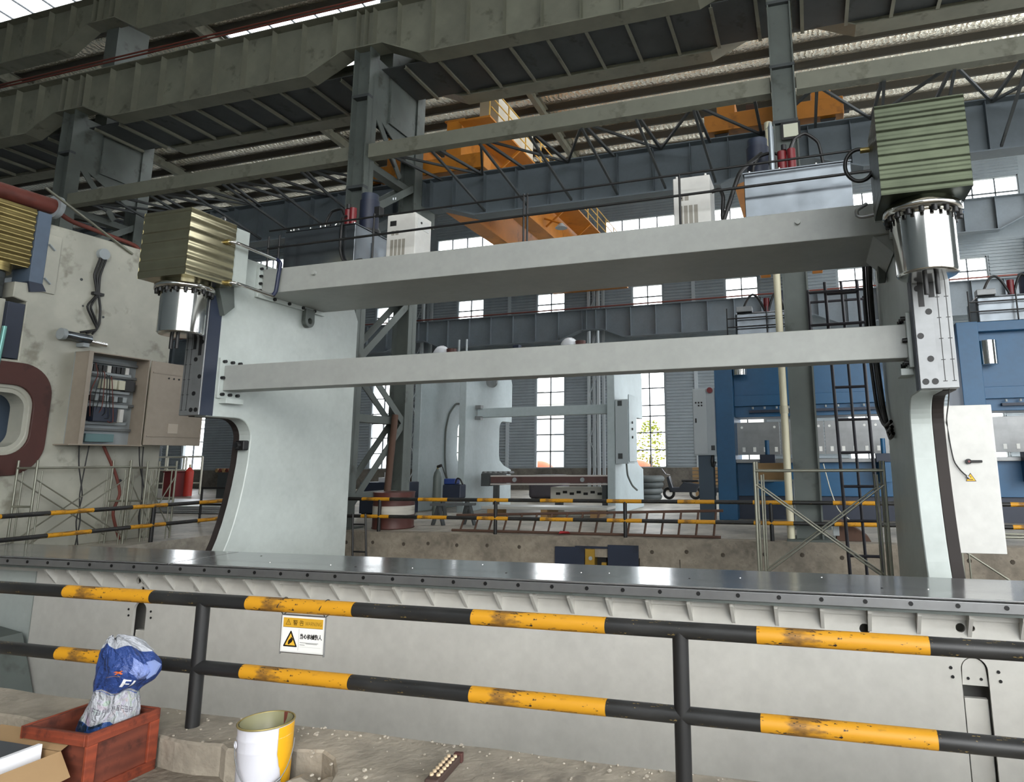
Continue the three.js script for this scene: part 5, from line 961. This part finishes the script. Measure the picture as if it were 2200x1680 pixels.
  const rp = thing('red_pipe', 'thick red-brown pipe above the far left machine', 'pipe', [X - 0.3, 6.85, -8.6]); rod(rp, 'pipe_run', mat.redPipe, [X - 0.3, 6.85, -7.6], [X - 0.3, 6.9, -9.4], 0.16, 18); rod(rp, 'pipe_flange', mat.winFrame, [X - 0.3, 6.9, -9.4], [X - 0.3, 6.9, -9.5], 0.24, 18); tube(rp, 'branch', mat.redPipe, [[X - 0.35, 6.88, -9.45], [X - 0.4, 6.75, -9.9], [X - 0.5, 6.7, -11.3], [X - 0.5, 6.6, -11.5], [X - 0.5, 6.4, -11.5]], 0.05, 30);
  const po = thing('steel_pole', 'thin bright pole sloping above the far left machine', 'pole', [X + 0.3, 6.2, -10]); rod(po, 'pole_tube', mat.scaffold, [-14.3, 7.05, -8.9], [-14.47, 6.3, -10.95], 0.028, 8);
}

// ================================================================ FAR PRESSES (pale frames)
function farFrame(x, owner, label, o = {}) {
  const t = sub(owner, 'side_frame', label, [x, 0, -21.8]);
  const zf = -20.0, zb = -23.6, out = [[zf, 0], [zf, 5.05], [zb + 0.25, 5.05], [zb, 4.5], [zb, 3.05], ...arc(zb + 0.75, 2.75, 0.3, Math.PI / 2, 0, 6).map(([z, y]) => [z, y]), [zb + 1.05, 1.85], ...[[zb + 0.98, 1.65], [zb + 0.6, 1.45], [zb, 1.3]], [zb, 0]];
  mesh(t, 'side_plate', prismX(out, x - 0.25, x, 0.015), M('#b9c6c9', { map: texPaint, roughness: 0.42 }));
  if (o.bead) { const pts = [[zb + 0.9, 3.75], [zb + 1.3, 3.7], [zb + 1.75, 3.3], [zb + 1.95, 2.7], [zb + 1.95, 1.8], [zb + 1.8, 1.1], [zb + 1.4, 0.65], [zb + 0.8, 0.5]].map(([z, y]) => [x + 0.015, y, z]); tube(t, 'cable_bead', mat.steelGreen, pts, 0.035, 40); }
  return t;
}
const palePress = thing('pale_press', 'pale two-column press in the far bay with roller table', 'press', [-8.3, 0, -21.8]);
const paleOther = thing('pale_press', 'single pale press frame with curved dark cable line, left of the pair', 'press', [-12.55, 0, -21.8]);
farFrame(-12.55, paleOther, null, { bead: true });
farFrame(-10.85, palePress, 'pale side frame with rounded throat notch');
farFrame(-5.75, palePress, 'pale side frame carrying a control box');
{
  const pm = M('#b9c6c9', { map: texPaint, roughness: 0.42 });
  const t = sub(palePress, 'crossbeam', null, [-8.3, 3.1, -20.8]);
  box(t, 'beam_body', pm, -10.8, -6.05, 3.08, 3.38, -21.0, -20.7, 0.01); for (const y of [3.05, 3.42]) box(t, 'end_lug', mat.guide, -10.8, -10.6, y - 0.06, y + 0.06, -20.75, -20.55);
  const u = sub(palePress, 'crossbeam', null, [-8.3, 4.5, -21.5]); box(u, 'beam_body', pm, -10.8, -6.05, 4.55, 4.95, -22.4, -21.0, 0.01); rod(u, 'lifting_eye', mat.guide, [-10.6, 4.35, -21.4], [-10.6, 4.35, -21.3], 0.2, 16);
  const c = sub(palePress, 'control_box', 'tall grey control box', [-5.4, 1.5, -20.3]);
  box(c, 'body', M('#aab4b8', { roughness: 0.45 }), -5.72, -5.32, 1.5, 3.45, -20.75, -19.95, 0.01); const d = box(c, 'side_door', pm, -5.32, -5.28, 1.55, 3.6, -20.9, -19.98, 0.02); for (const y of [2.3, 2.55, 2.75]) rod(c, 'button', mat.bolt, [-5.28, y, -20.3], [-5.25, y, -20.3], 0.04, 10); for (const y of [1.65, 3.25]) box(c, 'vent', mat.plateDark, -5.64, -5.5, y, y + 0.16, -19.96, -19.94);
  tube(c, 'cable', mat.steelGreen, [[-5.42, 1.5, -20.1], [-5.4, 1.15, -20.15], [-5.3, 0.85, -20.3], [-5.2, 0.7, -20.5]], 0.03, 20);
  // roller table at its foot
  const r = sub(palePress, 'roller_table', 'long red-brown roller table', [-8, 0.9, -20.6]);
  box(r, 'beam', M('#6a4d4a', { map: texDirty, roughness: 0.6 }), -10.1, -5.9, 0.92, 1.12, -20.5, -20.3, 0.01); box(r, 'edge_strip', M('#c9c4bf', { roughness: 0.5 }), -10.1, -5.9, 1.12, 1.16, -20.52, -20.28); box(r, 'edge_strip', M('#c9c4bf', { roughness: 0.5 }), -10.1, -5.9, 0.86, 0.9, -20.52, -20.28);
  const h = box(r, 'end_housing', mat.plateDark, -10.35, -10.05, 0.82, 1.22, -21.5, -20.2, 0.01); for (let i = 0; i < 6; i++) rod(r, 'roller', mat.guide, [-10.3 + i * 0.18, 1.24, -20.25], [-10.3 + i * 0.18, 1.24, -20.6], 0.05, 10); for (const x of [-9.2, -6.9]) rod(r, 'end_disc', mat.winFrame, [x, 1.02, -20.3], [x, 1.02, -20.26], 0.07, 12);
  for (const x of [-9.9, -6.2]) box(r, 'leg', mat.plateDark, x - 0.08, x + 0.08, 0, 0.86, -20.5, -20.35);
  // equipment on top of the far presses
  for (const [x, lab] of [[-12.3, 'red motor and white bagged pump on leftmost far press'], [-7.4, 'white bagged pump with railing on far press beam']]) {
    const m = thing('pump_set', lab, 'pump', [x, 5.05, -21.5], 'pump sets on the far presses');
    rod(m, 'motor', mat.maroon, [x + 0.1, 5.06, -21.3], [x + 0.1, 5.6, -21.3], 0.18, 14); mesh(m, 'plastic_wrap', uvm(new THREE.IcosahedronGeometry(0.32, 2).scale(1, 1.1, 0.8).translate(x - 0.3, 5.4, -21.3)), M('#cfd2d6', { roughness: 0.3 }));
    rod(m, 'stand_pipe', mat.winFrame, [x + 0.45, 5.05, -21.2], [x + 0.45, 5.9, -21.2], 0.04, 8); rod(m, 'stand_pipe', mat.winFrame, [x + 0.75, 5.05, -21.2], [x + 0.75, 5.9, -21.2], 0.04, 8); mesh(m, 'base', uvm(bG(x - 0.5, x + 0.9, 5.05, 5.09, -21.7, -21.0)), mat.winFrame);
    mesh(m, 'sloping_cover', prismX([[-21.1, 5.09], [-21.9, 5.09], [-21.9, 5.4]], x + 1.0, x + 1.5), mat.cabinetWhite);
  }
  const g = thing('filter_unit', 'dark blue filter with railing on the far upper beam', 'filter', [-9.5, 4.95, -21.4]); box(g, 'blue_can', mat.blueCabinet, -9.75, -9.5, 4.96, 5.6, -21.4, -21.15, 0.04); rod(g, 'red_can', mat.maroon, [-9.4, 4.96, -21.3], [-9.4, 5.5, -21.3], 0.09, 12); box(g, 'tray', mat.cabinetWhite, -9.3, -8.1, 4.96, 5.25, -21.5, -21.1, 0.01); for (const y of [5.35, 5.45]) rod(g, 'rail', mat.black, [-8.75, y, -21.05], [-7.9, y, -21.05], 0.02, 6);
}
// ================================================================ BLUE PRESSES
function bluePress(x0, x1, label, group) {
  const z0 = -20.6, z1 = -18.8, t = thing('blue_press', label, 'press brake', [(x0 + x1) / 2, 0, -19.8], 'blue presses beyond the pit');
  for (const x of [x0, x1 - 0.5]) { box(t, 'upright', mat.bluePaint, x, x + 0.5, 0, 5.0, z0, z1, 0.015); }
  const ram = box(t, 'ram', mat.bluePaint, x0 + 0.5, x1 - 0.5, 2.75, 4.9, z0 + 0.3, z1 - 0.35, 0.01);
  box(ram, 'ram_band', mat.bluePaint, x0 + 0.5, x1 - 0.5, 3.05, 3.35, z1 - 0.36, z1 - 0.24, 0.01); box(ram, 'clamp_rail', mat.blueCabinet, x0 + 0.9, x1 - 0.9, 2.86, 2.93, z1 - 0.36, z1 - 0.2); for (let x = x0 + 1.0; x < x1 - 1; x += 0.32) rod(ram, 'clamp_screw', mat.winFrame, [x, 2.96, z1 - 0.22], [x, 3.02, z1 - 0.22], 0.03, 8);
  box(t, 'top_beam', mat.bluePaint, x0, x1, 4.75, 5.0, z0, z1 - 0.1, 0.015);
  const n = Math.round((x1 - x0 - 1) / 1.3), pw = (x1 - x0 - 1) / n;
  for (let i = 0; i < n; i++) { const a = x0 + 0.5 + i * pw; const p = box(t, 'die_plate', mat.guide, a + 0.01, a + pw - 0.01, 1.72, 2.62, z1 - 0.75, z1 - 0.65, 0.006); for (const s of [0.12, 0.88]) rod(p, 'plate_hole', M('#e6e7e4', { roughness: 0.4 }), [a + pw * s, 2.48, z1 - 0.65], [a + pw * s, 2.48, z1 - 0.64], 0.035, 10); for (const s of [0.15, 0.4, 0.65, 0.9]) box(p, 'plate_slot', M('#e2e3df', { roughness: 0.4 }), a + pw * s - 0.04, a + pw * s + 0.04, 1.8, 1.93, z1 - 0.655, z1 - 0.64); }
  box(t, 'bed_top', mat.guide, x0 + 0.5, x1 - 0.5, 1.5, 1.6, z1 - 0.9, z1 - 0.1, 0.01); box(t, 'bed', mat.bluePaint, x0 + 0.5, x1 - 0.5, 0.62, 1.5, z1 - 0.95, z1 - 0.35, 0.01); box(t, 'bed_base', mat.blueCabinet, x0 + 0.5, x1 - 0.5, 0, 0.62, z1 - 1.0, z1 - 0.45);
  for (const x of [x0 + 1.2, x1 - 1.6]) { const b = box(t, 'support_arm', mat.bluePaint, x, x + 0.3, 1.0, 1.5, z1 - 0.35, z1 + 0.25, 0.01); box(b, 'arm_clamp', mat.blueCabinet, x - 0.05, x + 0.35, 1.5, 1.72, z1 - 0.15, z1 + 0.15, 0.01); rod(b, 'arm_stop', mat.bluePaint, [x + 0.15, 1.72, z1], [x + 0.15, 2.1, z1], 0.06, 10); }
  for (const x of [x0 + 0.7, x1 - 1.0]) { rod(t, 'cylinder', mat.chrome, [x, 3.9, z1 - 0.1], [x, 4.5, z1 - 0.1], 0.2, 18); }
  // tank and pumps on top
  const k = thing('top_tank', 'stainless tank on top of ' + label.replace(/^(\w+) /, 'the $1 '), 'oil tank', [(x0 + x1) / 2, 5.0, -19.6], 'tanks on the blue presses');
  k.userData.label = group;
  const a = x0 + 0.6, b = x0 + 2.4; box(k, 'tank_body', mat.stainless, a, b, 5.0, 5.75, -20.3, -19.2, 0.08); for (const y of [5.3, 5.55]) rod(k, 'rail', mat.black, [a - 0.2, y, -19.05], [b + 0.3, y, -19.05], 0.02, 6); for (const x of [a - 0.2, (a + b) / 2, b + 0.3]) rod(k, 'rail_post', mat.black, [x, 5.0, -19.05], [x, 5.85, -19.05], 0.02, 6);
  rod(k, 'valve', mat.red, [a + 0.9, 5.76, -19.4], [a + 0.9, 6.15, -19.4], 0.09, 12); rod(k, 'motor', mat.blueCabinet, [a + 1.35, 5.76, -19.6], [a + 1.35, 6.35, -19.6], 0.2, 14);
  for (const [p, q] of [[0.2, 0.85], [0.95, 1.4]]) { const pts = []; for (let i = 0; i <= 10; i++) { const s = i / 10; pts.push([a + p + (q - p) * s, 5.78 + 0.5 * Math.sin(Math.PI * s), -19.35]); } tube(k, 'hose', mat.rubber, pts, 0.035, 24); }
  box(k, 'manifold', mat.guide, a + 0.05, a + 0.5, 5.76, 5.92, -19.5, -19.2, 0.02);
  return t;
}
bluePress(-2.5, 3.2, 'left blue press brake with steel die plates behind the column', 'stainless tank and hoses on top of the left blue press');
bluePress(3.72, 9.4, 'right blue press brake behind the white electric cabinet', 'stainless tank and hoses on top of the right blue press');
{
  const c = thing('control_cabinet', 'grey control cabinet with red button beside the left blue press', 'cabinet', [-2.75, 1.7, -18.6]);
  box(c, 'body', M('#9da5aa', { roughness: 0.45 }), -3.1, -2.5, 1.72, 3.55, -19.1, -18.6, 0.01); const d = box(c, 'door', M('#aab1b5', { roughness: 0.45 }), -3.08, -2.72, 1.75, 3.52, -18.6, -18.57, 0.008); for (const [x, y] of [[-3.0, 3.15], [-2.92, 3.15], [-2.84, 3.15], [-2.92, 3.07], [-2.84, 3.07]]) rod(d, 'button', mat.bolt, [x, y, -18.57], [x, y, -18.55], 0.025, 8);
  box(d, 'latch', mat.bolt, -3.03, -2.99, 2.6, 2.72, -18.57, -18.55); box(c, 'vent', mat.plateDark, -2.62, -2.52, 1.85, 1.98, -18.6, -18.585); rod(c, 'emergency_stop', mat.red, [-2.6, 3.48, -18.6], [-2.6, 3.48, -18.5], 0.08, 12); tube(c, 'cable', mat.rubber, [[-2.6, 1.72, -18.7], [-2.62, 1.55, -18.65], [-2.6, 1.4, -18.7], [-2.55, 1.55, -18.72]], 0.04, 16);
  box(c, 'pedestal', M('#3b4a58', { roughness: 0.6 }), -3.0, -2.6, 0, 1.72, -19.05, -18.7);
  const b = thing('cardboard_box', 'brown carton on the bed of the left blue press', 'carton', [-0.9, 1.6, -18.9]); box(b, 'carton_body', mat.cardboard, -1.35, -0.55, 1.08, 1.5, -18.3, -17.95, 0.005); box(b, 'shelf', mat.winFrame, -1.45, -0.45, 1.04, 1.08, -18.35, -17.9); for (const x of [-1.4, -0.5]) rod(b, 'shelf_leg', mat.winFrame, [x, 0, -18.1], [x, 1.04, -18.1], 0.025, 8);
}
// ================================================================ THINGS ON THE FAR FLOOR
{ // wide drum
  const x = -10.1, z = -15.05, t = thing('oil_drum', 'wide brown drum with white band behind the far fence', 'drum', [x, 0, z]);
  const pr = [[0, 0], [0.5, 0], [0.52, 0.02], [0.5, 0.04], [0.5, 0.28], [0.515, 0.3], [0.5, 0.32], [0.5, 0.56], [0.515, 0.58], [0.5, 0.6], [0.5, 0.85], [0.52, 0.87], [0.5, 0.88], [0, 0.87]].map(([r, y]) => new THREE.Vector2(r, y));
  mesh(t, 'drum_wall', new THREE.LatheGeometry(pr, 40).translate(x, 0, z), M('#5b322c', { map: texDirty, roughness: 0.5 })); mesh(t, 'white_band', new THREE.CylinderGeometry(0.507, 0.507, 0.22, 40, 1, true).translate(x, 0.44, z), M('#c8c5bb', { map: texDirty, roughness: 0.6, side: THREE.DoubleSide }));
}
{
  const t = thing('gas_cylinder', 'grey gas cylinder standing before the pale far frame', 'gas cylinder', [-11.0, 0, -18.6]); mesh(t, 'bottle', new THREE.LatheGeometry([[0, 0.02], [0.12, 0.02], [0.125, 0.06], [0.125, 1.15], [0.1, 1.28], [0.05, 1.36], [0.045, 1.4], [0, 1.4]].map(([r, y]) => new THREE.Vector2(r, y)), 24).translate(-11.0, 0, -18.6), M('#5d6663', { roughness: 0.45 })); rod(t, 'valve', mat.brassOld, [-11.0, 1.4, -18.6], [-11.0, 1.5, -18.6], 0.03, 8); rod(t, 'regulator', mat.black, [-11.0, 1.46, -18.6], [-10.85, 1.5, -18.55], 0.045, 8); rod(t, 'foot_ring', mat.black, [-11.0, 0, -18.6], [-11.0, 0.03, -18.6], 0.13, 16);
  const w = thing('welding_machine', 'dark blue welding machine with handle on a trestle', 'welder', [-10.2, 0.55, -18.2]); box(w, 'case', mat.blueCabinet, -10.5, -9.9, 0.55, 0.95, -18.4, -18.05, 0.04); box(w, 'blue_lid', M('#2a3f7a', { roughness: 0.4 }), -10.48, -10.1, 0.95, 1.12, -18.38, -18.08, 0.03); tube(w, 'handle', mat.black, [[-10.1, 0.98, -18.1], [-10.05, 1.12, -18.1], [-9.95, 1.1, -18.1], [-9.86, 0.95, -18.1]], 0.025, 16); tube(w, 'hose', mat.rubber, [[-10.45, 1.1, -18.2], [-10.6, 1.3, -18.3], [-10.75, 1.45, -18.45], [-10.86, 1.49, -18.54]], 0.015, 20, 6);
  const st = thing('trestle', 'dark steel trestle under the blue welding machine', 'trestle', [-10.2, 0, -18.2]); for (const x of [-10.55, -9.75]) for (const s of [-1, 1]) bar(st, 'leg', mat.plateDark, [x + s * 0.16, 0, -18.2 + s * 0.1], [x, 0.5, -18.2], 0.1, 0.05); box(st, 'top_bar', mat.plateDark, -10.75, -9.6, 0.49, 0.55, -18.3, -18.1);
  const d = dup(st, [-9.0, 0, -16.0], 'dark steel trestle just behind the far fence', 0.3); delete d.userData.group;
  const pl = thing('steel_plate', 'long pale steel plate lying on timbers on the far floor', 'steel plate', [-7.5, 0, -19]); box(pl, 'plate', M('#bcbdb9', { metalness: 0.3, roughness: 0.4 }), -9.5, -5.6, 0.22, 0.3, -19.5, -18.6, 0.01); for (const x of [-9.2, -7.5, -6.0]) box(pl, 'timber', mat.timber, x - 0.1, x + 0.1, 0, 0.22, -19.5, -18.6);
  const wb = thing('white_bench', 'low white slotted bench on the far floor', 'bench', [-7, 0, -21.6]); const bb = box(wb, 'bench_side', M('#c9c7be', { roughness: 0.5 }), -8.4, -5.9, 0.35, 0.75, -22.0, -21.4, 0.01); for (let i = 0; i < 9; i++) box(bb, 'slot', mat.black, -8.2 + i * 0.24, -8.05 + i * 0.24, 0.5 + 0.05 * (i % 2), 0.58 + 0.05 * (i % 2), -21.42, -21.39); for (const x of [-8.2, -6.1]) box(wb, 'leg', mat.plateDark, x - 0.08, x + 0.08, 0, 0.35, -21.9, -21.5);
  const dk = thing('dark_tank', 'dark covered tank in the background between far frames', 'tank', [-10.4, 0, -26.5]); box(dk, 'tank_body', M('#4a464d', { map: texDirty, roughness: 0.6 }), -11.2, -9.7, 0.1, 1.05, -27, -26, 0.15); for (const x of [-11.0, -10.4, -9.9]) box(dk, 'skid', mat.black, x - 0.06, x + 0.06, 0, 0.12, -27, -26);
  const ty = thing('tyre_stack', 'stack of grey rings right of the pale far frame', 'ring stack', [-6.6, 0, -27.5]); for (let i = 0; i < 4; i++) put(ty, 'ring', new THREE.TorusGeometry(0.52, 0.13, 10, 28).rotateX(Math.PI / 2), i % 2 ? M('#5c6262', { roughness: 0.6 }) : M('#474d4d', { roughness: 0.6 }), -6.6 + 0.04 * i, 0.13 + i * 0.24, -27.5);
  for (const [x, lab] of [[-5.2, 'left dark motor scooter parked by the far wall'], [-3.5, 'right dark motor scooter parked by the far wall']]) {
    const s = thing('motor_scooter', lab, 'scooter', [x, 0, -28], 'motor scooters by the far wall'); for (const dx of [-0.55, 0.55]) put(s, 'wheel', new THREE.TorusGeometry(0.2, 0.06, 8, 20), mat.rubber, x + dx, 0.26, -28);
    mesh(s, 'body', prismZ([[x - 0.5, 0.3], [x + 0.6, 0.3], [x + 0.75, 0.62], [x + 0.1, 0.72], [x - 0.1, 0.5], [x - 0.35, 0.5], [x - 0.5, 0.95], [x - 0.62, 0.9]], -28.15, -27.85, 0.03), M('#2f343c', { roughness: 0.3 })); box(s, 'seat', mat.black, x + 0.0, x + 0.7, 0.7, 0.8, -28.13, -27.87, 0.03); rod(s, 'handlebar', mat.steelWire, [x - 0.58, 0.98, -28.35], [x - 0.58, 1.02, -27.65], 0.025, 8); rod(s, 'mirror_stem', mat.steelWire, [x - 0.58, 1.0, -27.7], [x - 0.75, 1.25, -27.6], 0.02, 6);
  }
  const tb = thing('timber_stack', 'stack of pale timber battens by the far wall', 'timber', [-4.4, 0, -31]); for (let i = 0; i < 5; i++) for (let j = 0; j < 2; j++) box(tb, 'batten', mat.timber, -5.2, -3.6, 0.5 + i * 0.16, 0.62 + i * 0.16, -31.5 + j * 0.5, -31.1 + j * 0.5); for (const x of [-5.0, -3.8]) box(tb, 'bearer', mat.timber, x - 0.08, x + 0.08, 0, 0.5, -31.5, -30.6);
  const rf = thing('red_flag', 'small red cloth lying on the edge behind the fence', 'cloth', [-5.3, 0.02, -14.6]); mesh(rf, 'cloth', uvm(new THREE.TetrahedronGeometry(0.13, 0).scale(1.6, 0.35, 0.8).translate(-5.3, 0.06, -14.35)), M('#b0262e', { roughness: 0.7 }));
  const lp = thing('rusty_pipe', 'rusty pipe leaning in the dark lattice column', 'pipe', [-10.6, 0, -15.6]); rod(lp, 'pipe_run', mat.rust, [-10.85, 0, -15.75], [-11.1, 2.9, -16.4], 0.09, 14);
  const bk = thing('steel_bracket', 'dark rusty steel bracket on floor under the tall column', 'bracket', [0.6, 0, -14.6]); mesh(bk, 'bent_plate', prismZ([[0.35, 0.0], [1.0, 0.0], [0.95, 0.1], [0.6, 0.35], [0.4, 0.42]], -14.9, -14.5, 0.01), mat.rust); box(bk, 'lug', mat.winFrame, 0.3, 0.42, 0.1, 0.35, -14.5, -14.45, 0.01);
  tube(thing('ground_wire', 'pale wire drooping beside the tall column', 'wire', [0.3, 0.3, -14.4]), 'wire', M('#c2c0b0', { roughness: 0.5 }), [[0.2, 1.5, -14.4], [0.3, 1.0, -14.35], [0.42, 0.62, -14.3], [0.62, 0.42, -14.4]], 0.012, 24, 6);
  // dark crates under the lattice column
  const cr = thing('dark_crate', 'dark blue-black crate behind the brown drums', 'crate', [-10.9, 0, -18.9]); box(cr, 'crate_body', mat.blueCabinet, -13.6, -12.0, 0.05, 1.0, -19.2, -18.4, 0.02); for (const x of [-13.4, -12.2]) box(cr, 'skid', mat.black, x - 0.1, x + 0.1, 0, 0.05, -19.2, -18.4);
  const yl = thing('small_parts', 'white boxes piled on the dark crate', 'boxes', [-12.6, 1.0, -18.8]); for (const [x, w, h] of [[-13.1, 0.4, 0.14], [-12.6, 0.35, 0.22], [-12.9, 0.25, 0.3]]) box(yl, 'carton', mat.whiteCard, x, x + w, 1.0, 1.0 + h, -18.95, -18.6 - 0.1 * h, 0.01);
}
{ // far left, seen through the throat
  const c = thing('tube_cage', 'white tube cage on the far floor left of left frame', 'cage', [-33.5, 0, -29]); const cm = M('#d9d7c8', { roughness: 0.5 });
  for (const x of [-34.6, -33.3, -32.0]) for (const z of [-29.5, -28.5]) rod(c, 'upright', cm, [x, 0, z], [x, x < -33.5 ? 3.2 : 2.0, z], 0.05, 8); for (const y of [0.6, 1.3, 2.0]) for (const z of [-29.5, -28.5]) rod(c, 'crossbar', cm, [-34.6, y, z], [-32.0, y, z], 0.04, 8);
  const rg = thing('gas_cylinder', 'red gas cylinder on the far floor behind left throat', 'gas cylinder', [-30.5, 0, -27.4]); rod(rg, 'bottle', M('#c0382c', { roughness: 0.4 }), [-30.5, 0.02, -27.4], [-30.5, 1.25, -27.4], 0.2, 16); rod(rg, 'shoulder', M('#c0382c', { roughness: 0.4 }), [-30.5, 1.25, -27.4], [-30.5, 1.45, -27.4], 0.2, 16, 0.06); rod(rg, 'valve', mat.brassOld, [-30.5, 1.45, -27.4], [-30.5, 1.6, -27.4], 0.04, 8);
  const rb = thing('red_bin', 'dark red bin beside the red gas cylinder', 'bin', [-31.3, 0, -27.4]); box(rb, 'bin_body', M('#7c2b2c', { roughness: 0.6 }), -31.7, -30.9, 0, 1.2, -27.8, -27.0, 0.03); box(rb, 'lid', M('#6b2527', { roughness: 0.6 }), -31.75, -30.85, 1.2, 1.27, -27.85, -26.95, 0.02);
  const pk = thing('tube_pallet', 'pallet of rusty tubes beyond the left throat', 'tubes', [-26.5, 0, -27]); for (let i = 0; i < 8; i++) rod(pk, 'tube', i % 2 ? mat.redPipe : mat.timber, [-27.3 + i * 0.2, 1.3, -27.8], [-27.3 + i * 0.2, 1.3, -26], 0.09, 10); for (const z of [-27.5, -26.3]) box(pk, 'stand', mat.plateDark, -27.4, -25.7, 0, 1.2, z - 0.1, z + 0.1);
  const gl = thing('pale_plate', 'large pale steel sheets stacked on the far left floor', 'sheets', [-24, 0, -20]); for (let i = 0; i < 4; i++) box(gl, 'sheet', M(i % 2 ? '#c3c5c8' : '#aeb1b5', { metalness: 0.3, roughness: 0.35 }), -26 + 0.1 * i, -18.5 + 0.1 * i, 0.02 + i * 0.06, 0.07 + i * 0.06, -21.5, -17.9, 0.004);
  const fr = thing('tube_rack', 'black tube rack behind the left fence', 'rack', [-15, 0, -15.2]); for (const x of [-16.4, -15.5, -14.6]) rod(fr, 'upright', mat.black, [x, 0, -15.2], [x, 0.95, -15.2], 0.03, 8); for (const y of [0.5, 0.95]) rod(fr, 'rail', mat.black, [-16.4, y, -15.2], [-14.6, y, -15.2], 0.03, 8);
  const bx = thing('steel_scrap', 'dark machine castings heaped behind the left throat fence', 'castings', [-14.2, 0, -15.8]); for (const [x, z, w, h] of [[-14.3, -15.9, 0.6, 0.55], [-13.6, -15.5, 0.5, 0.4], [-14.1, -15.2, 0.4, 0.3]]) { box(bx, 'casting', mat.plateDark, x, x + w, 0, h, z, z + 0.5, 0.08); rod(bx, 'shaft', mat.black, [x + w / 2, h, z + 0.25], [x + w, h + 0.25, z + 0.25], 0.05, 8); }
}
// ================================================================ OUTSIDE
{
  const g = struct('ground_outside'); mesh(g, 'yard', uvm(bG(-120, 90, -0.5, -0.4, -130, ZW - 0.3)), M('#a6a49d', { roughness: 0.9 })); mesh(g, 'yard', uvm(bG(-120, 90, -0.5, -0.42, ZN + 0.3, 80)), M('#a6a49d', { roughness: 0.9 })); mesh(g, 'yard', uvm(bG(XR + 0.3, 90, -0.5, -0.42, ZW - 0.3, ZN + 0.3)), M('#a6a49d', { roughness: 0.9 }));
  const house = (x, w, h, z, lab) => { const t = thing('neighbour_building', lab, 'building', [x, -0.4, z], 'buildings outside the far windows'); box(t, 'wall', M('#c9c9c6', { roughness: 0.8 }), x - w / 2, x + w / 2, -0.4, h, z - 8, z); for (let i = 0; i < Math.floor(w / 4); i++) for (let j = 0; j < Math.floor(h / 3.4); j++) { const f = box(t, 'window', M('#9aa2a8', { roughness: 0.4 }), x - w / 2 + 1.2 + i * 4, x - w / 2 + 2.8 + i * 4, 1 + j * 3.4, 2.7 + j * 3.4, z - 0.02, z + 0.05); } mesh(t, 'roof', prismZ([[x - w / 2 - 0.5, h], [x + w / 2 + 0.5, h], [x, h + 2.5]], z - 8, z + 0.3), M('#b7b4ae', { roughness: 0.8 })); };
  house(-34, 22, 8, -72, 'pale building seen through the centre far window'); house(-12, 14, 6.5, -90, 'pale building seen through the right far window');
  const leaf = M('#9aa238', { roughness: 0.8 });
  const tr = thing('yellow_tree', 'yellow-green tree outside beside the right pale frame', 'tree', [-10, -0.4, -44]); rod(tr, 'trunk', mat.rust, [-10.2, -0.4, -44], [-10.2, 1.8, -44], 0.12, 8); const L = []; for (let i = 0; i < 700; i++) { const a = rr(0, 6.283), r = 1.1 * Math.sqrt(rnd()), y = rr(0.8, 4.2), k = Math.sin((y - 0.4) / 4.2 * Math.PI); const q = new THREE.PlaneGeometry(0.16, 0.11).rotateX(rr(0, 3)).rotateY(rr(0, 6)); q.translate(-10.2 + r * k * Math.cos(a), y, -44 + r * k * Math.sin(a)); L.push(q); } const fo = mesh(tr, 'foliage', merge(L), new THREE.MeshStandardMaterial({ color: col('#9aa238'), roughness: 0.8, side: THREE.DoubleSide })); fo.userData.kind = 'stuff';
  const cv = thing('orange_cover', 'orange-red covered heap outside the centre window', 'cover', [-17, -0.4, -41]); mesh(cv, 'cover', uvm(new THREE.SphereGeometry(1.5, 20, 12, 0, Math.PI * 2, 0, Math.PI / 2).scale(1.1, 1.35, 0.8).translate(-16.9, -0.4, -41)), M('#d2603c', { roughness: 0.7 }));
  const cv2 = dup(cv, [-10.6, -0.4, -41.5], 'orange-red covered heap outside the right window');
}
renderer.render(scene, camera);
